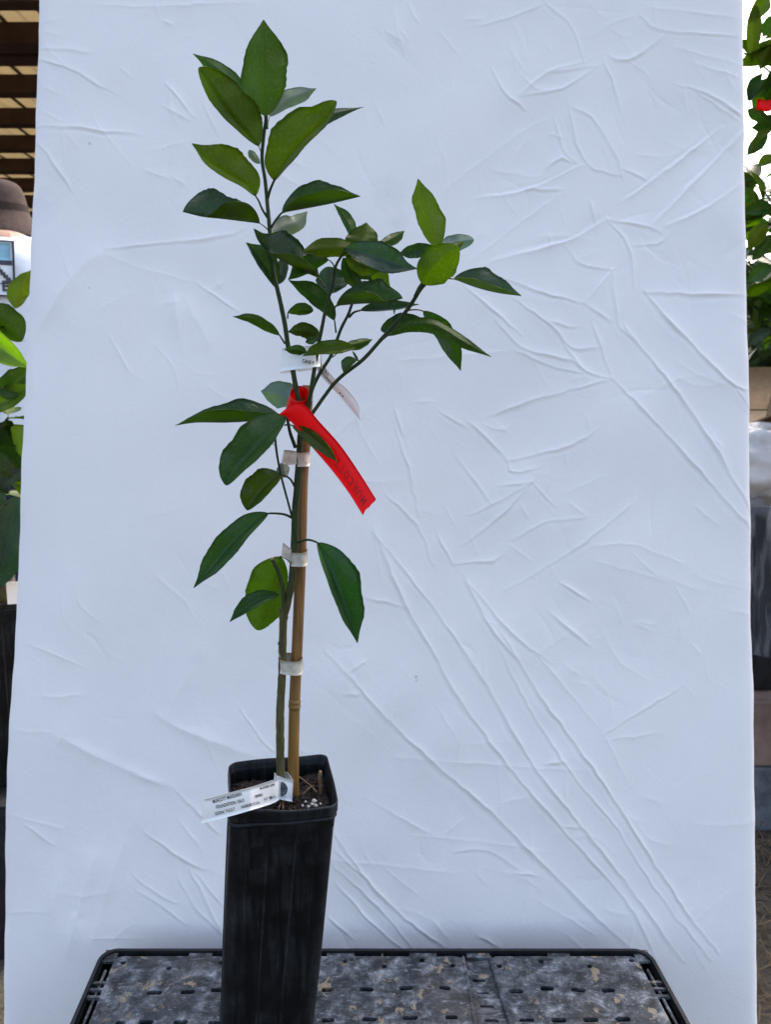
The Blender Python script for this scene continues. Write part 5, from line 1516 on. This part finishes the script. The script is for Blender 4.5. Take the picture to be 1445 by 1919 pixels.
# --- the open shed roof past the left edge
M['purlin'] = simple("brown steel purlin", (0.045, 0.022, 0.014), .6, .3, .3, 5, .1)
M['sheet'] = paper_mat("translucent roof sheet", (0.56, 0.48, 0.33), .0, .55, .6)
M['seam'] = simple("roof sheet seam", (0.10, 0.075, 0.045), .7, .3, .2, 3, 0)
def shed():
    root = empty("shed", (-7.0, 10, GROUND)); tag(root, "open shed with beige corrugated roof sheets on brown beams past the sheet's edge", "shed")
    ZR = CAM[2] + 3.30
    X0, X1 = -12.0, -1.9
    Y0, Y1 = 6.1, 17.0
    k = 0; x = X0
    step = .42
    while x < X1:
        w = step - .035
        V = [(x, Y0, ZR + .20), (x + w * .45, Y0, ZR + .20), (x + w * .5, Y0, ZR + .215), (x + w * .95, Y0, ZR + .20), (x + w, Y0, ZR + .20)]
        V = V + [(a, Y1, b) for a, _, b in V] 
        V = V + [(a, b, c + .012) for a, b, c in V]
        F = []
        for i in range(4):
            F += [(i, i + 1, 6 + i, 5 + i), (10 + i, 15 + i, 16 + i, 11 + i)]
        F += [(0, 10, 11, 1), (1, 11, 12, 2), (2, 12, 13, 3), (3, 13, 14, 4), (0, 5, 15, 10), (4, 14, 19, 9)]
        mk("roof_sheet", V, F, M['sheet'], root, smooth=False)
        V, F = box_geo((x + step - .0175, (Y0 + Y1) / 2, ZR + .210), (.045, Y1 - Y0, .03)); mk("roof_seam", V, F, M['seam'], root, smooth=False)
        x += step
    ys = [7.20, 8.02, 8.32, 9.20, 10.20, 11.20, 12.25, 13.3, 14.4, 15.6, 16.8]
    for i, y in enumerate(ys):
        V, F = box_geo(((X0 + X1) / 2, y, ZR + .10), (X1 - X0, .16 if i not in (1, 2) else .22, .19)); mk("purlin", V, F, M['purlin'], root, smooth=False)
    for y in (8.17, 16.5):
        for xx in (-11.5, -7.0):
            V, F = box_geo((xx, y, (ZR + GROUND) / 2), (.16, .16, ZR - GROUND)); mk("post", V, F, M['purlin'], root, smooth=False)
    V, F = box_geo(((X0 + X1) / 2, Y1 + .08, (ZR + GROUND) / 2 - .3), (X1 - X0, .08, ZR - GROUND - .3)); mk("back_wall", V, F, M['purlin'], root, smooth=False)
shed()

# --- the person in a hat under the shed, mostly hidden by the sheet
M['skin'] = simple("skin", (0.32, 0.19, 0.13), .55, .35, .1, 60, .1)
M['shirt'] = simple("pale shirt cotton", (0.62, 0.66, 0.70), .9, .15, .06, 12, .3, .003)
M['trouser'] = simple("dark trousers", (0.03, 0.035, 0.05), .9, .15, .2, 30, .2)
M['hat'] = simple("brown hat felt", (0.060, 0.042, 0.036), .95, .1, .2, 60, .3, .001)
M['band'] = simple("dark hat band", (0.030, 0.022, 0.019), .9, .1, .2, 60, 0)
M['hair'] = simple("dark hair", (0.012, 0.010, 0.009), .7, .3, .3, 200, .4)
M['printblue'] = simple("light blue print", (0.24, 0.42, 0.50), .8, .2, .1, 20, 0)
M['printwhite'] = simple("white print", (0.72, 0.73, 0.74), .8, .2, .05, 20, 0)
M['printblack'] = simple("dark print", (0.06, 0.065, 0.075), .8, .2, .2, 20, 0)

def person():
    PX_, PY_ = at_y(-30, 430, 2.40)[0], 2.40
    z0 = GROUND
    root = empty("person", (PX_, PY_, z0))
    tag(root, "person in brown brimmed hat and pale shirt with a printed back, under the shed", "person")
    W = lambda x, y, z: (PX_ + x, PY_ + y, z0 + z)
    # body: joints and radii grown into one skin
    J = [((0, 0, .93), .15), ((0, .01, 1.12), .145), ((0, .02, 1.30), .16), ((0, .05, 1.44), .13), ((0, .10, 1.50), .058), ((-.03, .15, 1.555), .072), ((-.045, .17, 1.60), .072),
         ((.19, .05, 1.43), .062), ((.25, .10, 1.17), .046), ((.20, .30, 1.02), .036), ((.19, .36, .99), .033), ((.18, .42, .97), .030),
         ((-.19, .05, 1.43), .062), ((-.25, .10, 1.17), .046), ((-.20, .30, 1.02), .036), ((-.19, .36, .99), .033), ((-.18, .42, .97), .030),
         ((.10, 0, .86), .095), ((.11, .02, .48), .062), ((.11, -.02, .09), .045), ((.12, .12, .03), .038),
         ((-.10, 0, .86), .095), ((-.11, .02, .48), .062), ((-.11, -.02, .09), .045), ((-.12, .12, .03), .038)]
    E = [(0, 1), (1, 2), (2, 3), (3, 4), (4, 5), (5, 6), (3, 7), (7, 8), (8, 9), (9, 10), (10, 11), (3, 12), (12, 13), (13, 14), (14, 15), (15, 16), (0, 17), (17, 18), (18, 19), (19, 20), (0, 21), (21, 22), (22, 23), (23, 24)]
    me = bpy.data.meshes.new("body")
    org = np.array(W(0, 0, .93))
    # five fingers on each hand
    for wrist in (11, 16):
        sx = 1 if wrist == 11 else -1
        b = np.array(J[wrist][0])
        for k, (dx, L) in enumerate(((-.024, .060), (-.008, .070), (.008, .066), (.024, .052))):
            i0 = len(J)
            J.append((tuple(b + np.array((dx, .030, -.004))), .0095)); J.append((tuple(b + np.array((dx * 1.1, .030 + L * .55, -.012))), .0085)); J.append((tuple(b + np.array((dx * 1.1, .030 + L * .85, -.035))), .0075))
            E += [(wrist, i0), (i0, i0 + 1), (i0 + 1, i0 + 2)]
        i0 = len(J)
        J.append((tuple(b + np.array((-sx * .034, -.005, -.005))), .011)); J.append((tuple(b + np.array((-sx * .048, .028, -.015))), .009))
        E += [(wrist, i0), (i0, i0 + 1)]
    me.from_pydata([np.array(W(*j[0])) - org for j in J], E, [])
    body = bpy.data.objects.new("body", me); col.objects.link(body); body.parent = root; body.location = org - ORIG[root.name]; ORIG[body.name] = org
    me.materials.append(M['skin'])
    sk = body.modifiers.new("skin", 'SKIN')
    lay = me.skin_vertices[0].data
    for i, j in enumerate(J):
        lay[i].radius = (j[1], j[1] * (.72 if i in (0, 1, 2, 3) else 1.0)); lay[i].use_root = (i == 0)
    sub = body.modifiers.new("sub", 'SUBSURF'); sub.levels = 2; sub.render_levels = 2
    def ringz(cx, cy, z, rx, ry, n=24, p=1.0): return [W(cx + rx * math.copysign(abs(math.cos(a)) ** p, math.cos(a)), cy + ry * math.copysign(abs(math.sin(a)) ** p, math.sin(a)), z) for a in np.linspace(0, 2 * math.pi, n, endpoint=False)]
    sh = loft("shirt", [ringz(0, .01, .86, .20, .145), ringz(0, .0, 1.0, .195, .14), ringz(0, .01, 1.15, .20, .142), ringz(0, .02, 1.30, .218, .15, p=.85), ringz(0, .03, 1.40, .222, .142, p=.8), ringz(0, .045, 1.46, .205, .12, p=.9), ringz(0, .07, 1.505, .14, .09), ringz(0, .095, 1.525, .07, .065)], M['shirt'], root)
    ss = sh.modifiers.new("sub", 'SUBSURF'); ss.levels = 2; ss.render_levels = 2
    for sx in (1, -1):
        A = spline([W(sx * .14, .045, 1.44), W(sx * .21, .055, 1.40), W(sx * .24, .08, 1.28), W(sx * .252, .11, 1.16)], 12)
        tube("sleeve", A, np.linspace(.085, .070, 12), M['shirt'], root, 16)
        L = spline([W(sx * .095, 0, .92), W(sx * .11, .02, .48), W(sx * .11, -.02, .07)], 14)
        tube("trouser_leg", L, np.linspace(.118, .075, 14), M['trouser'], root, 16)
        V, F = box_geo(W(sx * .115, .05, .035), (.095, .27, .07)); bevel(mk("shoe", V, F, M['band'], root, smooth=False), .02, 4)
    # head under the hat: hair at the nape, ears, nose
    HC = np.array(W(-.045, .165, 1.585))
    bm = bmesh.new(); bmesh.ops.create_uvsphere(bm, u_segments=20, v_segments=14, radius=1)
    V = [HC + np.array(v.co) * np.array((.078, .092, .098)) + np.array((0, 0, -.012)) for v in bm.verts]; F = [[v.index for v in f.verts] for f in bm.faces]; bm.free()
    mk("hair", V, F, M['hair'], root)
    for sx in (1, -1):
        bm = bmesh.new(); bmesh.ops.create_uvsphere(bm, u_segments=10, v_segments=8, radius=1)
        V = [HC + np.array((sx * .082, .01, -.015)) + np.array(v.co) * np.array((.010, .019, .030)) for v in bm.verts]; F = [[v.index for v in f.verts] for f in bm.faces]; bm.free()
        mk("ear", V, F, M['skin'], root)
    # hat, tipped forward with the bowed head
    a = math.radians(6)
    Rx = np.array(((1, 0, 0), (0, math.cos(a), -math.sin(a)), (0, math.sin(a), math.cos(a))))
    hc = HC + np.array((0, -.005, -.006))
    def hr(r1, r2, z, droop=0.0): return [tuple(hc + Rx @ np.array((r1 * math.cos(t), r2 * math.sin(t), z - droop * (1 + .25 * math.cos(2 * t))))) for t in np.linspace(0, 2 * math.pi, 32, endpoint=False)]
    hat = loft("hat", [hr(.150, .165, .0, .042), hr(.125, .14, .012, .018), hr(.100, .12, .022), hr(.097, .116, .06), hr(.090, .108, .100), hr(.076, .092, .118), hr(.05, .06, .124), hr(.002, .002, .126)], M['hat'], root)
    so = hat.modifiers.new("sol", 'SOLIDIFY'); so.thickness = .004
    s2 = hat.modifiers.new("sub", 'SUBSURF'); s2.levels = 1; s2.render_levels = 1
    loft("hat_band", [hr(.1020, .1225, .024), hr(.1005, .1205, .050)], M['band'], hat)
    # printed panel on the back of the shirt, following the cloth
    def onback(x, z):
        return at_y(0, 0, 1) * 0 + np.array(W(x, 0.02 - .150 * math.sqrt(max(0, 1 - (x / .23) ** 2)) - .012 + .09 * max(0, z - 1.36), z))
    TL = at_y(22, 450, PY_ - .12); BR = at_y(20, 556, PY_ - .13)
    xr_ = TL[0] - PX_; zt, zb = TL[2] - z0, BR[2] - z0
    xl_ = xr_ - .20
    def patch(name, x0, x1, za, zb_, mat, off):
        G = np.zeros((10, 6, 3))
        for i in range(10):
            for j in range(6):
                G[i, j] = onback(x0 + (x1 - x0) * i / 9, za + (zb_ - za) * j / 5) + np.array((0, -off, 0))
        return solid_strip(name, G, mat, sh, .0006)
    h = zt - zb
    patch("print_frame", xl_, xr_, zt, zb, M['printblack'], .006)
    patch("print_ground", xl_ + .005, xr_ - .005, zt - .005, zb + .005, M['printwhite'], .0075)
    patch("print_sky", xl_ + .005, xr_ - .009, zt - .008, zt - h * .36, M['printblue'], .009)
    patch("print_bar", xl_ + .005, xr_ - .005, zt - h * .36, zt - h * .44, M['printblack'], .010)
    for k in range(6):
        x = xr_ - .045 + k * .006; z_ = zt - h * (.48 + .045 * k)
        patch("print_slash", x, x + .012, z_, z_ - h * .06, M['printblack'], .0105)
    patch("print_rule", xl_ + .005, xr_ - .005, zt - h * .76, zt - h * .78, M['printblack'], .011)
    Vt, Ft = text_mesh("E", .04)
    mk("print_letter", [onback(xr_ - .030 + .018 * x, zb + .014 + .030 * y) - np.array((0, .012, 0)) for x, y in Vt], Ft, M['printblack'], sh, smooth=False)
person()
